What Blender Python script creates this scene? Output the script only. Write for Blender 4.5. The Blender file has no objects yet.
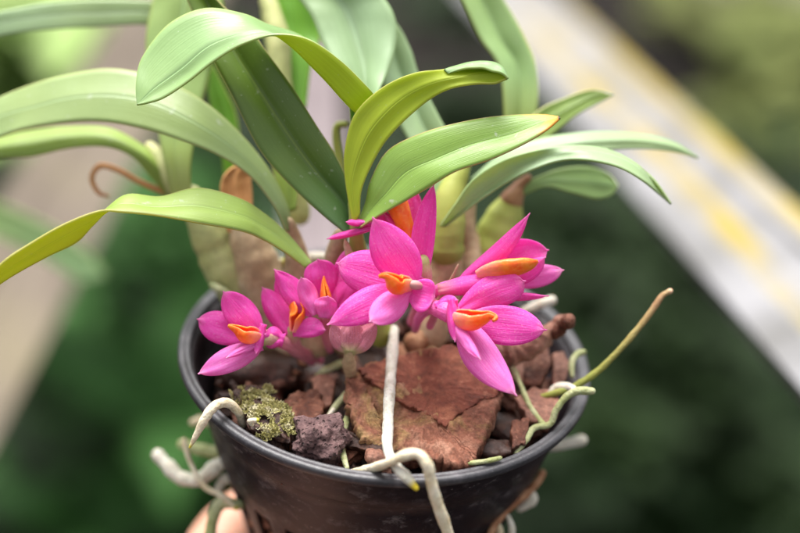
import bpy, bmesh, math, random
from mathutils import Vector, Matrix, noise
random.seed(7)
scene = bpy.context.scene
COL = scene.collection
rad = math.radians

# ------------------------------------------------------------------ frames
FPX = 1777.8                      # focal length in photo pixels (800 wide)
Cc = Vector(((385.57-400)/FPX*38.834, (266.5-352.53)/FPX*38.834, -38.834))   # rim centre in camera frame, cm
Zc = Vector((0.08907694, 0.85195853, 0.51597671)).normalized()              # pot axis in camera frame
Fc = Vector((0, 0, -1))
Yc = (Fc - Fc.dot(Zc)*Zc).normalized()
Xc = Yc.cross(Zc).normalized()
W = Matrix((Xc, Yc, Zc))
def c2w(v): return (W @ (v - Cc)) * 0.01
CAM = c2w(Vector((0, 0, 0)))
def D(px, py, d):                 # a point d cm in front of the lens
    return c2w(Vector(((px-400)/FPX*d, (266.5-py)/FPX*d, -d)))
def P(px, py, z=0.0): return D(px, py, 36.0+z)
def G(px, py, h):                 # point at height h cm over the rim plane
    r = D(px, py, 50) - CAM
    t = (h*0.01 - CAM.z)/r.z
    return CAM + r*t
def pw(px_, z=0): return px_/FPX*(36.0+z)*0.01     # pixel length -> metres

# ------------------------------------------------------------------ objects
def mesh_obj(name, verts, faces, mats, parent=None, uvs=None, smooth=True, fm=None):
    me = bpy.data.meshes.new(name)
    me.from_pydata([tuple(v) for v in verts], [], faces)
    if not isinstance(mats, (list, tuple)): mats = [mats]
    for m in mats: me.materials.append(m)
    if uvs:
        uv = me.uv_layers.new(name='UVMap')
        for l in me.loops: uv.data[l.index].uv = uvs[l.vertex_index]
    for p in me.polygons: p.use_smooth = smooth
    if fm:
        for p, i in zip(me.polygons, fm): p.material_index = i
    me.update()
    o = bpy.data.objects.new(name, me)
    COL.objects.link(o)
    if parent: o.parent = parent
    return o
def tag(o, label=None, cat=None, group=None, kind=None):
    if label: o['label'] = label
    if cat: o['category'] = cat
    if group: o['group'] = group
    if kind: o['kind'] = kind
    return o
def empty(name, label, cat, loc=(0, 0, 0), group=None):
    o = bpy.data.objects.new(name, None); COL.objects.link(o)
    o.empty_display_size = 0.01
    o.location = loc
    return tag(o, label, cat, group)
def child_of(o, root):            # keep world place under a moved empty
    o.parent = root
    o.matrix_parent_inverse = Matrix.Translation(-Vector(root.location))
    return o

# ------------------------------------------------------------------ materials
class NT:
    def __init__(s, name):
        m = bpy.data.materials.new(name); m.use_nodes = True
        s.m = m; s.t = m.node_tree; s.t.nodes.clear()
        s.out = s.n('ShaderNodeOutputMaterial')
    def n(s, typ, **kw):
        nd = s.t.nodes.new(typ)
        for k, v in kw.items():
            if hasattr(nd, k): setattr(nd, k, v)
        return nd
    def l(s, a, b): s.t.links.new(a, b)
    def setin(s, nd, **kw):
        for k, v in kw.items():
            nd.inputs[k.replace('_', ' ')].default_value = v
    def noise(s, scale, detail=4, rough=.55, coord='Object', dist=0):
        tc = s.coord(coord)
        nd = s.n('ShaderNodeTexNoise')
        s.l(tc, nd.inputs['Vector'])
        nd.inputs['Scale'].default_value = scale; nd.inputs['Detail'].default_value = detail
        nd.inputs['Roughness'].default_value = rough; nd.inputs['Distortion'].default_value = dist
        return nd.outputs['Fac']
    def coord(s, c):
        if not hasattr(s, 'tc'): s.tc = s.n('ShaderNodeTexCoord')
        return s.tc.outputs[c]
    def ramp(s, fac, stops, interp='LINEAR'):
        r = s.n('ShaderNodeValToRGB'); r.color_ramp.interpolation = interp
        e = r.color_ramp.elements
        while len(e) < len(stops): e.new(0.5)
        for el, (p, c) in zip(e, stops):
            el.position = p; el.color = (*c, 1) if len(c) == 3 else c
        s.l(fac, r.inputs['Fac']); return r.outputs['Color']
    def mix(s, fac, a, b, blend='MIX'):
        m = s.n('ShaderNodeMix'); m.data_type = 'RGBA'; m.blend_type = blend
        for sock, v in ((m.inputs['Factor'], fac), (m.inputs['A'], a), (m.inputs['B'], b)):
            if sock.type == 'VALUE' and isinstance(v, (int, float)): sock.default_value = v
            elif isinstance(v, tuple): sock.default_value = (*v, 1)
            else: s.l(v, sock)
        # the colour sockets share names with the float ones
        return m
    def mixc(s, fac, a, b, blend='MIX'):
        m = s.n('ShaderNodeMix'); m.data_type = 'RGBA'; m.blend_type = blend
        F, A, B = m.inputs[0], m.inputs[6], m.inputs[7]
        if isinstance(fac, (int, float)): F.default_value = fac
        else: s.l(fac, F)
        for sock, v in ((A, a), (B, b)):
            if isinstance(v, tuple): sock.default_value = (*v, 1)
            else: s.l(v, sock)
        return m.outputs[2]
    def math(s, op, a, b=None, c=None):
        m = s.n('ShaderNodeMath', operation=op)
        for i, v in enumerate((a, b, c)):
            if v is None: continue
            if isinstance(v, (int, float)): m.inputs[i].default_value = v
            else: s.l(v, m.inputs[i])
        return m.outputs[0]
    def uv(s):
        sp = s.n('ShaderNodeSeparateXYZ'); s.l(s.coord('UV'), sp.inputs[0]); return sp.outputs[0], sp.outputs[1]
    def bsdf(s, col, rough=.5, bump=None, bs=.3, bd=.001, **kw):
        b = s.n('ShaderNodeBsdfPrincipled')
        if isinstance(col, tuple): b.inputs['Base Color'].default_value = (*col, 1)
        else: s.l(col, b.inputs['Base Color'])
        if isinstance(rough, (int, float)): b.inputs['Roughness'].default_value = rough
        else: s.l(rough, b.inputs['Roughness'])
        for k, v in kw.items(): b.inputs[k.replace('_', ' ')].default_value = v
        if bump is not None:
            bn = s.n('ShaderNodeBump'); bn.inputs['Strength'].default_value = bs; bn.inputs['Distance'].default_value = bd
            s.l(bump, bn.inputs['Height']); s.l(bn.outputs[0], b.inputs['Normal']); s.bn = bn
        return b
    def done(s, sh):
        s.l(sh.outputs[0], s.out.inputs['Surface']); return s.m

def leaf_mat(name, col, edge=(.42, .45, .10), mid=None, trans=.28, rough=.38, dust=.0, tcol=None, tipc=None, basec=None):
    t = NT(name); u, v = t.uv()
    mid = mid or tuple(min(1, c*1.5+.02) for c in col)
    n1 = t.noise(60, 4); n2 = t.noise(380, 3)
    c = t.mixc(t.ramp(n1, [(.3, (0, 0, 0)), (.75, (1, 1, 1))]), tuple(x*.82 for x in col), tuple(min(1, x*1.22) for x in col))
    # parallel veins
    cmb = t.n('ShaderNodeCombineXYZ'); t.l(t.math('MULTIPLY', u, 55.0), cmb.inputs[0]); t.l(t.math('MULTIPLY', v, 1.6), cmb.inputs[1])
    vn = t.n('ShaderNodeTexNoise'); vn.inputs['Scale'].default_value = 1.0; vn.inputs['Detail'].default_value = 2; t.l(cmb.outputs[0], vn.inputs['Vector'])
    vf = vn.outputs['Fac']
    c = t.mixc(t.ramp(vf, [(.35, (.0, .0, .0)), (.7, (.38, .38, .38))]), c, tuple(min(1, x*1.4+.012) for x in col))
    c = t.mixc(t.ramp(t.noise(14, 3), [(.35, (.55, .55, .55)), (.6, (0, 0, 0))]), c, (col[0]*1.2+.01, col[1]*1.1, col[2]*.7))
    # midrib
    dm = t.math('ABSOLUTE', t.math('SUBTRACT', u, .5))
    mr = t.ramp(dm, [(0, (.85, .85, .85)), (.010, (.5, .5, .5)), (.020, (0, 0, 0))])
    c = t.mixc(t.ramp(dm, [(.012, (.0, .0, .0)), (.022, (.45, .45, .45)), (.07, (0, 0, 0))]), c, tuple(x*.62 for x in col))
    c = t.mixc(mr, c, mid)
    ed = t.ramp(dm, [(.480, (0, 0, 0)), (.496, (.85, .85, .85))])
    c = t.mixc(ed, c, edge)
    if tipc:
        c = t.mixc(t.ramp(t.math('ADD', v, t.math('MULTIPLY', t.math('SUBTRACT', dm, .25), .16)), [(.84, (0, 0, 0)), (.94, (1, 1, 1))]), c, tipc)
        c = t.mixc(t.ramp(v, [(.975, (0, 0, 0)), (.988, (1, 1, 1))]), c, (.04, .02, .02))
    if basec:
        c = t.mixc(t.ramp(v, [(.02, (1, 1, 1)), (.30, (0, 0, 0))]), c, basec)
    # pale scuffs and dust specks
    c = t.mixc(t.ramp(n2, [(.66, (0, 0, 0)), (.76, (.5+dust, .5+dust, .5+dust))]), c, (.45, .5, .38)) if dust else c
    sp = t.ramp(t.noise(1500, 2), [(.70, (0, 0, 0)), (.76, (.55, .55, .55))])
    c = t.mixc(sp, c, (.5, .55, .42))
    h = t.math('ADD', t.math('MULTIPLY', vf, .6), t.math('MULTIPLY', mr, -1.2))
    h = t.math('ADD', h, t.math('MULTIPLY', n2, .35))
    rg = t.math('ADD', rough-.1, t.math('MULTIPLY', n1, .25))
    b = t.bsdf(c, rg, h, .4, .0003, Specular_IOR_Level=.6)
    tr = t.n('ShaderNodeBsdfTranslucent')
    tc = t.mixc(1.0, c, tcol or (.95, 1.0, .5), 'MULTIPLY')
    t.l(t.mixc(.5, tc, (min(1, col[0]*2.2+.05), min(1, col[1]*1.8+.04), col[2]*.4)), tr.inputs[0])
    mx = t.n('ShaderNodeMixShader'); mx.inputs[0].default_value = trans
    t.l(b.outputs[0], mx.inputs[1]); t.l(tr.outputs[0], mx.inputs[2])
    return t.done(mx)

def petal_mat(name, col, tip=(.9, .45, .7), base=None, trans=.56, vein=.55):
    t = NT(name); u, v = t.uv()
    cmb = t.n('ShaderNodeCombineXYZ')
    t.l(t.math('MULTIPLY', u, 34.0), cmb.inputs[0]); t.l(t.math('MULTIPLY', v, 2.5), cmb.inputs[1])
    vn = t.n('ShaderNodeTexNoise'); vn.inputs['Scale'].default_value = 1.0; vn.inputs['Detail'].default_value = 3; t.l(cmb.outputs[0], vn.inputs['Vector'])
    c = t.mixc(t.ramp(vn.outputs['Fac'], [(.38, (0, 0, 0)), (.62, (vein, vein, vein))]), col, tuple(min(1, x*1.2+.13) for x in col))
    n1 = t.noise(180, 4)
    c = t.mixc(t.ramp(n1, [(.3, (.12, .12, .12)), (.6, (0, 0, 0))]), c, (col[0]*.8, col[1]*.5, col[2]*.8))
    sp = t.noise(2600, 2)
    c = t.mixc(t.ramp(sp, [(.55, (0, 0, 0)), (.70, (.40, .40, .40))]), c, (1, .55, .85))
    c = t.mixc(t.ramp(v, [(.86, (0, 0, 0)), (.985, (.6, .6, .6))]), c, tip)
    if base: c = t.mixc(t.ramp(v, [(.0, (.95, .95, .95)), (.32, (0, 0, 0))]), c, base)
    h = t.math('ADD', t.math('MULTIPLY', vn.outputs['Fac'], .8), t.math('MULTIPLY', sp, .4))
    b = t.bsdf(c, .45, h, .7, .00025, Specular_IOR_Level=.45, Sheen_Weight=.1)
    tr = t.n('ShaderNodeBsdfTranslucent')
    t.l(t.mixc(.5, c, (.97, .10, .62)), tr.inputs[0])
    mx = t.n('ShaderNodeMixShader'); mx.inputs[0].default_value = trans
    t.l(b.outputs[0], mx.inputs[1]); t.l(tr.outputs[0], mx.inputs[2])
    return t.done(mx)

def blotch(name, stops, scale=120, rough=.7, bumps=.6, bd=.0006, det=6, dist=0, spec=.35, fine=900, stops2=None, s2=30, sss=0, grit=0, xb=None):
    t = NT(name)
    n = t.noise(scale, det, .6, dist=dist)
    c = t.ramp(n, stops)
    if stops2:
        fz = t.noise(s2, 6, .65, dist=.5)
        if xb:
            sx = t.n('ShaderNodeSeparateXYZ'); t.l(t.coord('Object'), sx.inputs[0])
            fz = t.math('SUBTRACT', fz, t.math('MULTIPLY', t.math('SUBTRACT', sx.outputs[0], xb), 6.5))
        c = t.mixc(t.ramp(fz, [(.46, (0, 0, 0)), (.60, (.95, .95, .95))]), c, t.ramp(t.noise(scale*1.7, 5), stops2))
    if grit:
        g1 = t.noise(scale*5.5, 8, .72)
        c = t.mixc(t.ramp(g1, [(.36, (grit, grit, grit)), (.52, (0, 0, 0))]), c, tuple(x*.30 for x in stops[1][1]))
        c = t.mixc(t.ramp(g1, [(.56, (0, 0, 0)), (.72, (grit*.8, grit*.8, grit*.8))]), c, tuple(min(1, x*1.5+.02) for x in stops[-1][1]))
    h = t.math('ADD', n, t.math('MULTIPLY', t.noise(fine, 6, .7), .7))
    b = t.bsdf(c, rough, h, bumps, bd, Specular_IOR_Level=spec)
    if sss:
        b.inputs['Subsurface Weight'].default_value = sss
        b.inputs['Subsurface Radius'].default_value = (1, .5, .25); b.inputs['Subsurface Scale'].default_value = .002
    return t.done(b)

M = {}
M['leafTop']   = leaf_mat('leaf_green_upper', (.14, .27, .055), dust=.15, rough=.34)
M['leafPale']  = leaf_mat('leaf_pale_upper', (.21, .345, .15), rough=.36, edge=(.35, .45, .15))
M['leafBlue']  = leaf_mat('leaf_bluish_upper', (.26, .38, .22), rough=.36, edge=(.3, .42, .2))
M['leafUnder'] = leaf_mat('leaf_under', (.42, .52, .03), trans=.5, rough=.5, edge=(.5, .48, .12))
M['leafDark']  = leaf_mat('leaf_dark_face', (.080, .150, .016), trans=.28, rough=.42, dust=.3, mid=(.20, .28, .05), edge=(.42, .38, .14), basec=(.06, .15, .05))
M['leafWide'] = leaf_mat('leaf_wide_pale', (.23, .33, .145), rough=.36, edge=(.5, .48, .22), dust=.1)
M['leafLime']  = leaf_mat('leaf_lime', (.22, .33, .07), rough=.4, edge=(.55, .5, .2), dust=.15)
M['leafYel']   = leaf_mat('leaf_yellow_under', (.52, .54, .03), rough=.45, trans=.5, edge=(.55, .5, .18))
M['leafTip']   = leaf_mat('leaf_orange_tip', (.19, .33, .06), rough=.36, dust=.3, edge=(.5, .32, .14), tipc=(.82, .33, .05))
M['leafFar']   = leaf_mat('leaf_far_upper', (.25, .38, .15), rough=.36, basec=(.34, .38, .09))
M['leafBright']= leaf_mat('leaf_young_green', (.14, .34, .03), trans=.35)
MAG = (.92, .085, .56)
M['petal'] = petal_mat('petal_magenta', MAG)
M['petalPale'] = petal_mat('petal_pale_pink', (.92, .22, .66), tip=(.95, .7, .8))
M['petalDeep'] = petal_mat('petal_deep', (.82, .030, .42), trans=.35)
M['petalBase'] = petal_mat('petal_pale_base', MAG, base=(.78, .42, .42))
M['pedicel'] = petal_mat('pedicel_pink', (.85, .12, .48), tip=(.42, .30, .14), trans=.3, vein=.5)
M['bud'] = petal_mat('bud_pink_green', (.62, .20, .26), base=(.42, .45, .16), trans=.25, tip=(.8, .12, .4))
def lip_mat():
    t = NT('lip_orange'); u, v = t.uv()
    n = t.noise(420, 4)
    c = t.mixc(t.ramp(n, [(.35, (0, 0, 0)), (.65, (1, 1, 1))]), (.95, .11, .010), (.98, .22, .018))
    c = t.mixc(t.ramp(v, [(0, (1, 1, 1)), (.42, (0, 0, 0))]), c, (.88, .26, .30))
    rv_ = t.ramp(t.noise(1400, 3), [(.5, (0, 0, 0)), (.7, (.3, .3, .3))]); c = t.mixc(rv_, c, (1, .42, .10))
    b = t.bsdf(c, .42, t.noise(1500, 3), .4, .0002, Specular_IOR_Level=.4, Subsurface_Weight=.6)
    b.inputs['Subsurface Radius'].default_value = (1, .35, .1); b.inputs['Subsurface Scale'].default_value = .0015
    return t.done(b)
M['lip'] = lip_mat()
M['column'] = blotch('column_cream', [(.3, (.50, .20, .22)), (.7, (.58, .28, .26))], 300, .45, .2)

def root_mat(name, a, bcol, tip=None, start=None, tp=.93):
    t = NT(name); u, v = t.uv()
    n = t.noise(260, 5); f = t.noise(1800, 3)
    c = t.mixc(t.ramp(n, [(.36, (0, 0, 0)), (.66, (1, 1, 1))]), a, bcol)
    c = t.mixc(t.ramp(t.noise(700, 6, .7), [(.55, (0, 0, 0)), (.68, (.65, .65, .65))]), c, (a[0]*.6, a[1]*.5, a[2]*.35))
    c = t.mixc(t.ramp(t.noise(2200, 3), [(.60, (0, 0, 0)), (.70, (.5, .5, .5))]), c, tuple(x*.5 for x in a))
    if start: c = t.mixc(t.ramp(v, [(.35, (1, 1, 1)), (.75, (0, 0, 0))]), c, start)
    if tip: c = t.mixc(t.ramp(v, [(tp-.03, (0, 0, 0)), (tp+.02, (1, 1, 1))]), c, tip)
    b = t.bsdf(c, .62, t.math('ADD', n, t.math('MULTIPLY', f, .6)), 1.0, .0005, Specular_IOR_Level=.3, Subsurface_Weight=.15)
    b.inputs['Subsurface Scale'].default_value = .001
    return t.done(b)
M['root'] = root_mat('root_white', (.54, .50, .41), (.72, .69, .60))
M['rootYel'] = root_mat('root_white_yellow_tip', (.50, .48, .40), (.68, .67, .60), tip=(.62, .50, .03), tp=.94)
M['rootCream'] = root_mat('root_cream', (.56, .47, .30), (.70, .64, .50), tip=(.45, .42, .05), tp=.965)
M['rootGreen'] = root_mat('root_green', (.27, .30, .12), (.42, .43, .26))
M['rootLong'] = root_mat('root_green_to_brown', (.30, .16, .08), (.40, .29, .14), start=(.24, .26, .05), tip=(.6, .4, .26), tp=.985)
M['rootBrown'] = root_mat('root_brown', (.22, .09, .04), (.40, .22, .12))
M['stem'] = blotch('stem_olive', [(.3, (.24, .28, .05)), (.7, (.36, .38, .10))], 90, .5, .25, sss=.1)
M['stemPale'] = blotch('stem_pale_green', [(.3, (.36, .38, .14)), (.6, (.48, .50, .22)), (.8, (.5, .38, .2))], 70, .5, .25, grit=.35)
M['sheath'] = blotch('sheath_papery', [(.25, (.30, .17, .09)), (.5, (.50, .36, .22)), (.8, (.60, .50, .36))], 110, .65, .5, grit=.35)
M['sheathOr'] = blotch('sheath_orange', [(.3, (.42, .17, .05)), (.7, (.60, .30, .12))], 90, .6, .4)
M['node'] = blotch('stem_joint_brown', [(.3, (.16, .06, .04)), (.7, (.30, .16, .07))], 130, .6, .3)
M['bark'] = blotch('bark_red_brown', [(.25, (.045, .014, .008)), (.48, (.15, .050, .028)), (.62, (.22, .085, .050)), (.8, (.38, .20, .13))], 150, .42, .9, .0010, dist=.4, grit=0.8)
M['barkDark'] = blotch('bark_dark', [(.25, (.012, .005, .004)), (.55, (.045, .018, .012)), (.8, (.15, .07, .045))], 190, .36, .8, .0008, grit=0.8)
M['barkPink'] = blotch('bark_pinkish', [(.25, (.11, .042, .028)), (.55, (.27, .12, .08)), (.8, (.44, .27, .20))], 140, .52, .8, .0008, grit=0.7)
M['barkSlot'] = blotch('bark_orange_brown', [(.3, (.22, .08, .04)), (.6, (.38, .17, .09)), (.8, (.5, .28, .17))], 140, .6, .8, .0008, grit=.5)
M['barkSlab'] = blotch('bark_slab_lower', [(.25, (.10, .03, .018)), (.5, (.29, .11, .065)), (.75, (.45, .25, .17))], 160, .6, 1, .0012,
                       stops2=[(.3, (.12, .05, .025)), (.42, (.30, .18, .06)), (.6, (.46, .31, .13)), (.8, (.28, .12, .07))], s2=95, grit=.6, xb=.004)
M['barkPlate'] = blotch('bark_slab_plate', [(.25, (.10, .026, .016)), (.5, (.205, .056, .032)), (.7, (.28, .095, .050)), (.85, (.38, .18, .10))], 95, .62, .9, .0009, dist=.6, fine=1400, grit=.6)
M['moss'] = blotch('moss_yellow_green', [(.3, (.16, .14, .04)), (.5, (.48, .44, .17)), (.68, (.78, .72, .52))], 420, .85, 1, .001)
M['seed'] = blotch('bark_glossy_dark', [(.3, (.025, .011, .007)), (.55, (.065, .026, .016)), (.8, (.20, .09, .06))], 130, .38, .6, spec=.55, grit=.5)
def lava_mat():
    t = NT('lava_rock_porous')
    vo = t.n('ShaderNodeTexVoronoi'); vo.inputs['Scale'].default_value = 900; vo.inputs['Randomness'].default_value = 1
    nv = t.n('ShaderNodeTexNoise'); nv.inputs['Scale'].default_value = 500; nv.inputs['Detail'].default_value = 4; t.l(t.coord('Object'), nv.inputs['Vector'])
    va = t.n('ShaderNodeVectorMath', operation='MULTIPLY_ADD'); t.l(nv.outputs['Color'], va.inputs[0]); va.inputs[1].default_value = (.0016, .0016, .0016); t.l(t.coord('Object'), va.inputs[2]); t.l(va.outputs[0], vo.inputs['Vector'])
    d = t.ramp(vo.outputs['Distance'], [(.10, (0, 0, 0)), (.34, (1, 1, 1))])
    c = t.ramp(t.noise(500, 7, .7), [(.3, (.055, .026, .028)), (.55, (.13, .070, .068)), (.8, (.28, .19, .18))])
    c = t.mixc(d, (.05, .022, .022), c)
    return t.done(t.bsdf(c, .85, t.math('ADD', d, t.noise(800, 4)), 1, .0008))
M['lava'] = lava_mat()
M['mix'] = blotch('potting_mix', [(.3, (.012, .006, .004)), (.6, (.05, .022, .014)), (.8, (.12, .055, .035))], 260, .8, 1, .002)
def pot_mat():
    t = NT('pot_black_plastic')
    n = t.noise(45, 6, .65, dist=1.2); s = t.noise(300, 6, .7)
    c = t.mixc(t.ramp(n, [(.42, (0, 0, 0)), (.68, (1, 1, 1))]), (.008, .005, .008), (.022, .015, .020))
    c = t.mixc(t.ramp(s, [(.54, (0, 0, 0)), (.72, (.6, .6, .6))]), c, (.085, .072, .080))
    mp = t.n('ShaderNodeMapping'); mp.inputs['Scale'].default_value = (1, 1, 1.4); t.l(t.coord('Object'), mp.inputs[0])
    sn = t.n('ShaderNodeTexNoise'); sn.inputs['Scale'].default_value = 130; sn.inputs['Detail'].default_value = 9; sn.inputs['Roughness'].default_value = .78; t.l(mp.outputs[0], sn.inputs['Vector'])
    c = t.mixc(t.ramp(sn.outputs['Fac'], [(.56, (0, 0, 0)), (.70, (.75, .75, .75))]), c, (.19, .17, .17))
    w = t.noise(900, 3)
    c = t.mixc(t.ramp(w, [(.70, (0, 0, 0)), (.78, (.5, .5, .5))]), c, (.5, .46, .44))
    rg = t.math('ADD', .30, t.math('MULTIPLY', n, .30))
    return t.done(t.bsdf(c, rg, t.math('ADD', t.noise(120, 3), t.math('MULTIPLY', s, .6)), .25, .0003, Specular_IOR_Level=.32))
M['pot'] = pot_mat()
M['rim'] = blotch('pot_rim_plastic', [(.3, (.022, .022, .025)), (.6, (.045, .043, .050)), (.8, (.12, .11, .12))], 260, .42, .5, .0003, spec=.55, grit=.3)
def skin_mat():
    t = NT('skin')
    c = t.ramp(t.noise(90, 4), [(.3, (.62, .30, .20)), (.7, (.72, .40, .28))])
    b = t.bsdf(c, .5, t.noise(700, 4), .25, .0004, Subsurface_Weight=.3)
    b.inputs['Subsurface Radius'].default_value = (1, .4, .2); b.inputs['Subsurface Scale'].default_value = .004
    return t.done(b)
M['skin'] = skin_mat()

# ------------------------------------------------------------------ splines and shapes
def cr(a, b, c, d, t):
    return 0.5*((2*b) + (c-a)*t + (2*a-5*b+4*c-d)*t*t + (3*b-a-3*c+d)*t**3)
def spline(pts, n):
    """pts: list of tuples of numbers/vectors; Catmull-Rom through them, n samples a span"""
    out = []
    K = len(pts)
    for i in range(K-1):
        p0 = pts[max(0, i-1)]; p1 = pts[i]; p2 = pts[i+1]; p3 = pts[min(K-1, i+2)]
        for k in range(n):
            t = k/n
            out.append([cr(p0[j], p1[j], p2[j], p3[j], t) for j in range(len(p1))])
    out.append(list(pts[-1]))
    return out

def leaf(st, zs, mats, parent, name='leaf', az=0.0, bulge=.06, thick=.00045, label=None, wob=.0, fold=.0, per=8, cols=12):
    """st: stations (ax,ay,mx,my,bx,by[,dza,dzm,dzb]); the last may be (x,y) for the tip. zs: depth at each station"""
    rows = []
    K = len(st)
    if not isinstance(zs, (list, tuple)): zs = [zs]*K
    if len(zs) == 1: zs = zs*K
    if len(zs) < K:                                   # resample the depth list
        zz = []
        for i in range(K):
            f = i*(len(zs)-1)/(K-1); j = min(int(f), len(zs)-2); zz.append(zs[j]+(zs[j+1]-zs[j])*(f-j))
        zs = zz
    for s, z in zip(st, zs):
        if len(s) == 2: s = (s[0], s[1])*3
        if len(s) == 6: s = tuple(s) + (az, fold, 0)
        a = P(s[0], s[1], z+s[6]); m = P(s[2], s[3], z+s[7]); b = P(s[4], s[5], z+s[8])
        rows.append((a, m, b))
    sa = spline(rows, per)
    verts = []; uvs = []; n = len(sa)
    ph = random.random()*9
    for i, (a, m, b) in enumerate(sa):
        v = i/(n-1)
        i0 = max(0, i-1); i1 = min(n-1, i+1)
        tg = (sa[i1][1]-sa[i0][1])
        ac = b-a
        nn = tg.cross(ac)
        nn = nn.normalized() if nn.length > 1e-9 else Vector((0, 0, 1))
        w = ac.length
        for j in range(cols+1):
            u = j/cols
            if u <= .5:
                t = u*2; p = a.lerp(m, t); hb = math.sin(math.pi*t)
            else:
                t = (u-.5)*2; p = m.lerp(b, t); hb = math.sin(math.pi*t)
            p = p + nn*(w*bulge*hb)
            p = p + nn*(noise.noise(Vector((v*6+ph, u*2, ph)))*w*(.03+wob))
            verts.append(p); uvs.append((u, v))
    faces = []
    c1 = cols+1
    for i in range(n-1):
        for j in range(cols):
            faces.append((i*c1+j, i*c1+j+1, (i+1)*c1+j+1, (i+1)*c1+j))
    o = mesh_obj(name, verts, faces, mats, parent, uvs)
    sm = o.modifiers.new('thick', 'SOLIDIFY'); sm.thickness = thick; sm.offset = 0; sm.material_offset = 1; sm.material_offset_rim = 0
    if label: o['label'] = label
    return o

def petal(base, tip, wl, wr, mats, parent, name='petal', z=(0, 0), zm=0.0, cup=.12, tilt=0.0, bend=0.0, wide=.55, label=None, blunt=.7, n=18, cols=10, base_w=.36):
    cup *= .7
    """base, tip: photo pixels; wl / wr half widths in pixels; z depths at both ends (cm)"""
    bx, by = base; tx, ty = tip
    dx, dy = tx-bx, ty-by; L = math.hypot(dx, dy); qx, qy = dy/L, -dx/L       # left-hand side of the axis on screen
    a = .35+.70*wide; b = blunt*1.35
    pk = max((t/50.0)**a*(1-t/50.0)**b for t in range(1, 50))
    verts = []; uvs = []
    ph = random.random()*20
    n = int(n*1.5)
    for i in range(n+1):
        t = 1-(1-i/n)**1.5
        te = min(1.0, t/.965)
        pr = (te**a*(1-te)**b)/pk if 0 < te < 1 else 0
        pr = max(pr, base_w*(1-t)**2.2)
        if t > .8: pr = max(pr, .20*((1-t)/.2)**.8)
        zz = z[0]+(z[1]-z[0])*t + zm*4*t*(1-t)
        ox = bend*math.sin(math.pi*t)
        mx = bx+dx*t+qx*ox; my = by+dy*t+qy*ox
        for j in range(cols+1):
            s = -1+2*j/cols
            w = (wl if s < 0 else wr)*pr*(-s)
            if s > 0: w = -wr*pr*s
            zed = zz + cup*(s*s)*pr + tilt*s*pr + .045*math.exp(-(s*5)**2)*pr*(1-t) + .03*pr*s*s*math.sin(t*9+ph+s*2)
            zed += .05*noise.noise(Vector((t*3+ph, s*1.5, ph)))
            verts.append(P(mx+qx*w, my+qy*w, zed)); uvs.append((j/cols, t))
    c1 = cols+1
    faces = [(i*c1+j, i*c1+j+1, (i+1)*c1+j+1, (i+1)*c1+j) for i in range(n) for j in range(cols)]
    o = mesh_obj(name, verts, faces, mats, parent, uvs)
    sm = o.modifiers.new('thick', 'SOLIDIFY'); sm.thickness = .00022; sm.offset = 0
    if label: o['label'] = label
    return o

def tube(pts, mat, parent, name='root', seg=14, per=8, bump=.06, flat=1.0, label=None, world=False, rs=1.0):
    """pts: (px,py,z,radius_px) photo pixels; or (Vector, r) when world"""
    rows = []
    for p in pts:
        if world: rows.append((p[0], p[1]))
        else: rows.append((P(p[0], p[1], p[2]), pw(p[3]*rs, p[2])))
    if len(rows) == 2: rows = [rows[0], (rows[0][0].lerp(rows[1][0], .5), (rows[0][1]+rows[1][1])/2), rows[1]]
    s = spline(rows, per); n = len(s)
    verts = []; uvs = []; ph = random.random()*30
    ref = None
    for i, (c, r) in enumerate(s):
        tg = (s[min(n-1, i+1)][0]-s[max(0, i-1)][0]).normalized()
        if ref is None:
            ref = tg.orthogonal().normalized()
        ref = (ref - ref.dot(tg)*tg).normalized()
        bi = tg.cross(ref)
        rr = r*(1+bump*1.6*noise.noise(c*350+Vector((ph, 0, 0))))
        for k in range(seg):
            a = 2*math.pi*k/seg
            q = rr*(1+bump*noise.noise(c*900+Vector((math.cos(a), math.sin(a), ph))))
            verts.append(c+ref*math.cos(a)*q+bi*math.sin(a)*q*flat); uvs.append((k/seg, i/(n-1)))
    faces = [(i*seg+k, i*seg+(k+1) % seg, (i+1)*seg+(k+1) % seg, (i+1)*seg+k) for i in range(n-1) for k in range(seg)]
    # rounded ends
    for end in (0, 1):
        i = 0 if end == 0 else n-1
        c, r = s[i]; j = 1 if end == 0 else n-2
        d = (c-s[j][0]).normalized()
        ring = [i*seg+k for k in range(seg)]
        last = ring
        for f, g in ((.45, .85), (.8, .55)):
            st0 = len(verts)
            for k in range(seg):
                verts.append(c+(verts[ring[k]]-c)*g+d*r*f); uvs.append((k/seg, end))
            new = list(range(st0, st0+seg))
            for k in range(seg):
                q = (last[k], last[(k+1) % seg], new[(k+1) % seg], new[k])
                faces.append(q if end else q[::-1])
            last = new
        verts.append(c+d*r*.98); uvs.append((.5, end)); t = len(verts)-1
        for k in range(seg):
            q = (last[k], last[(k+1) % seg], t)
            faces.append(q if end else q[::-1])
    o = mesh_obj(name, verts, faces, mat, parent, uvs)
    if label: o['label'] = label
    return o

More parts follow.
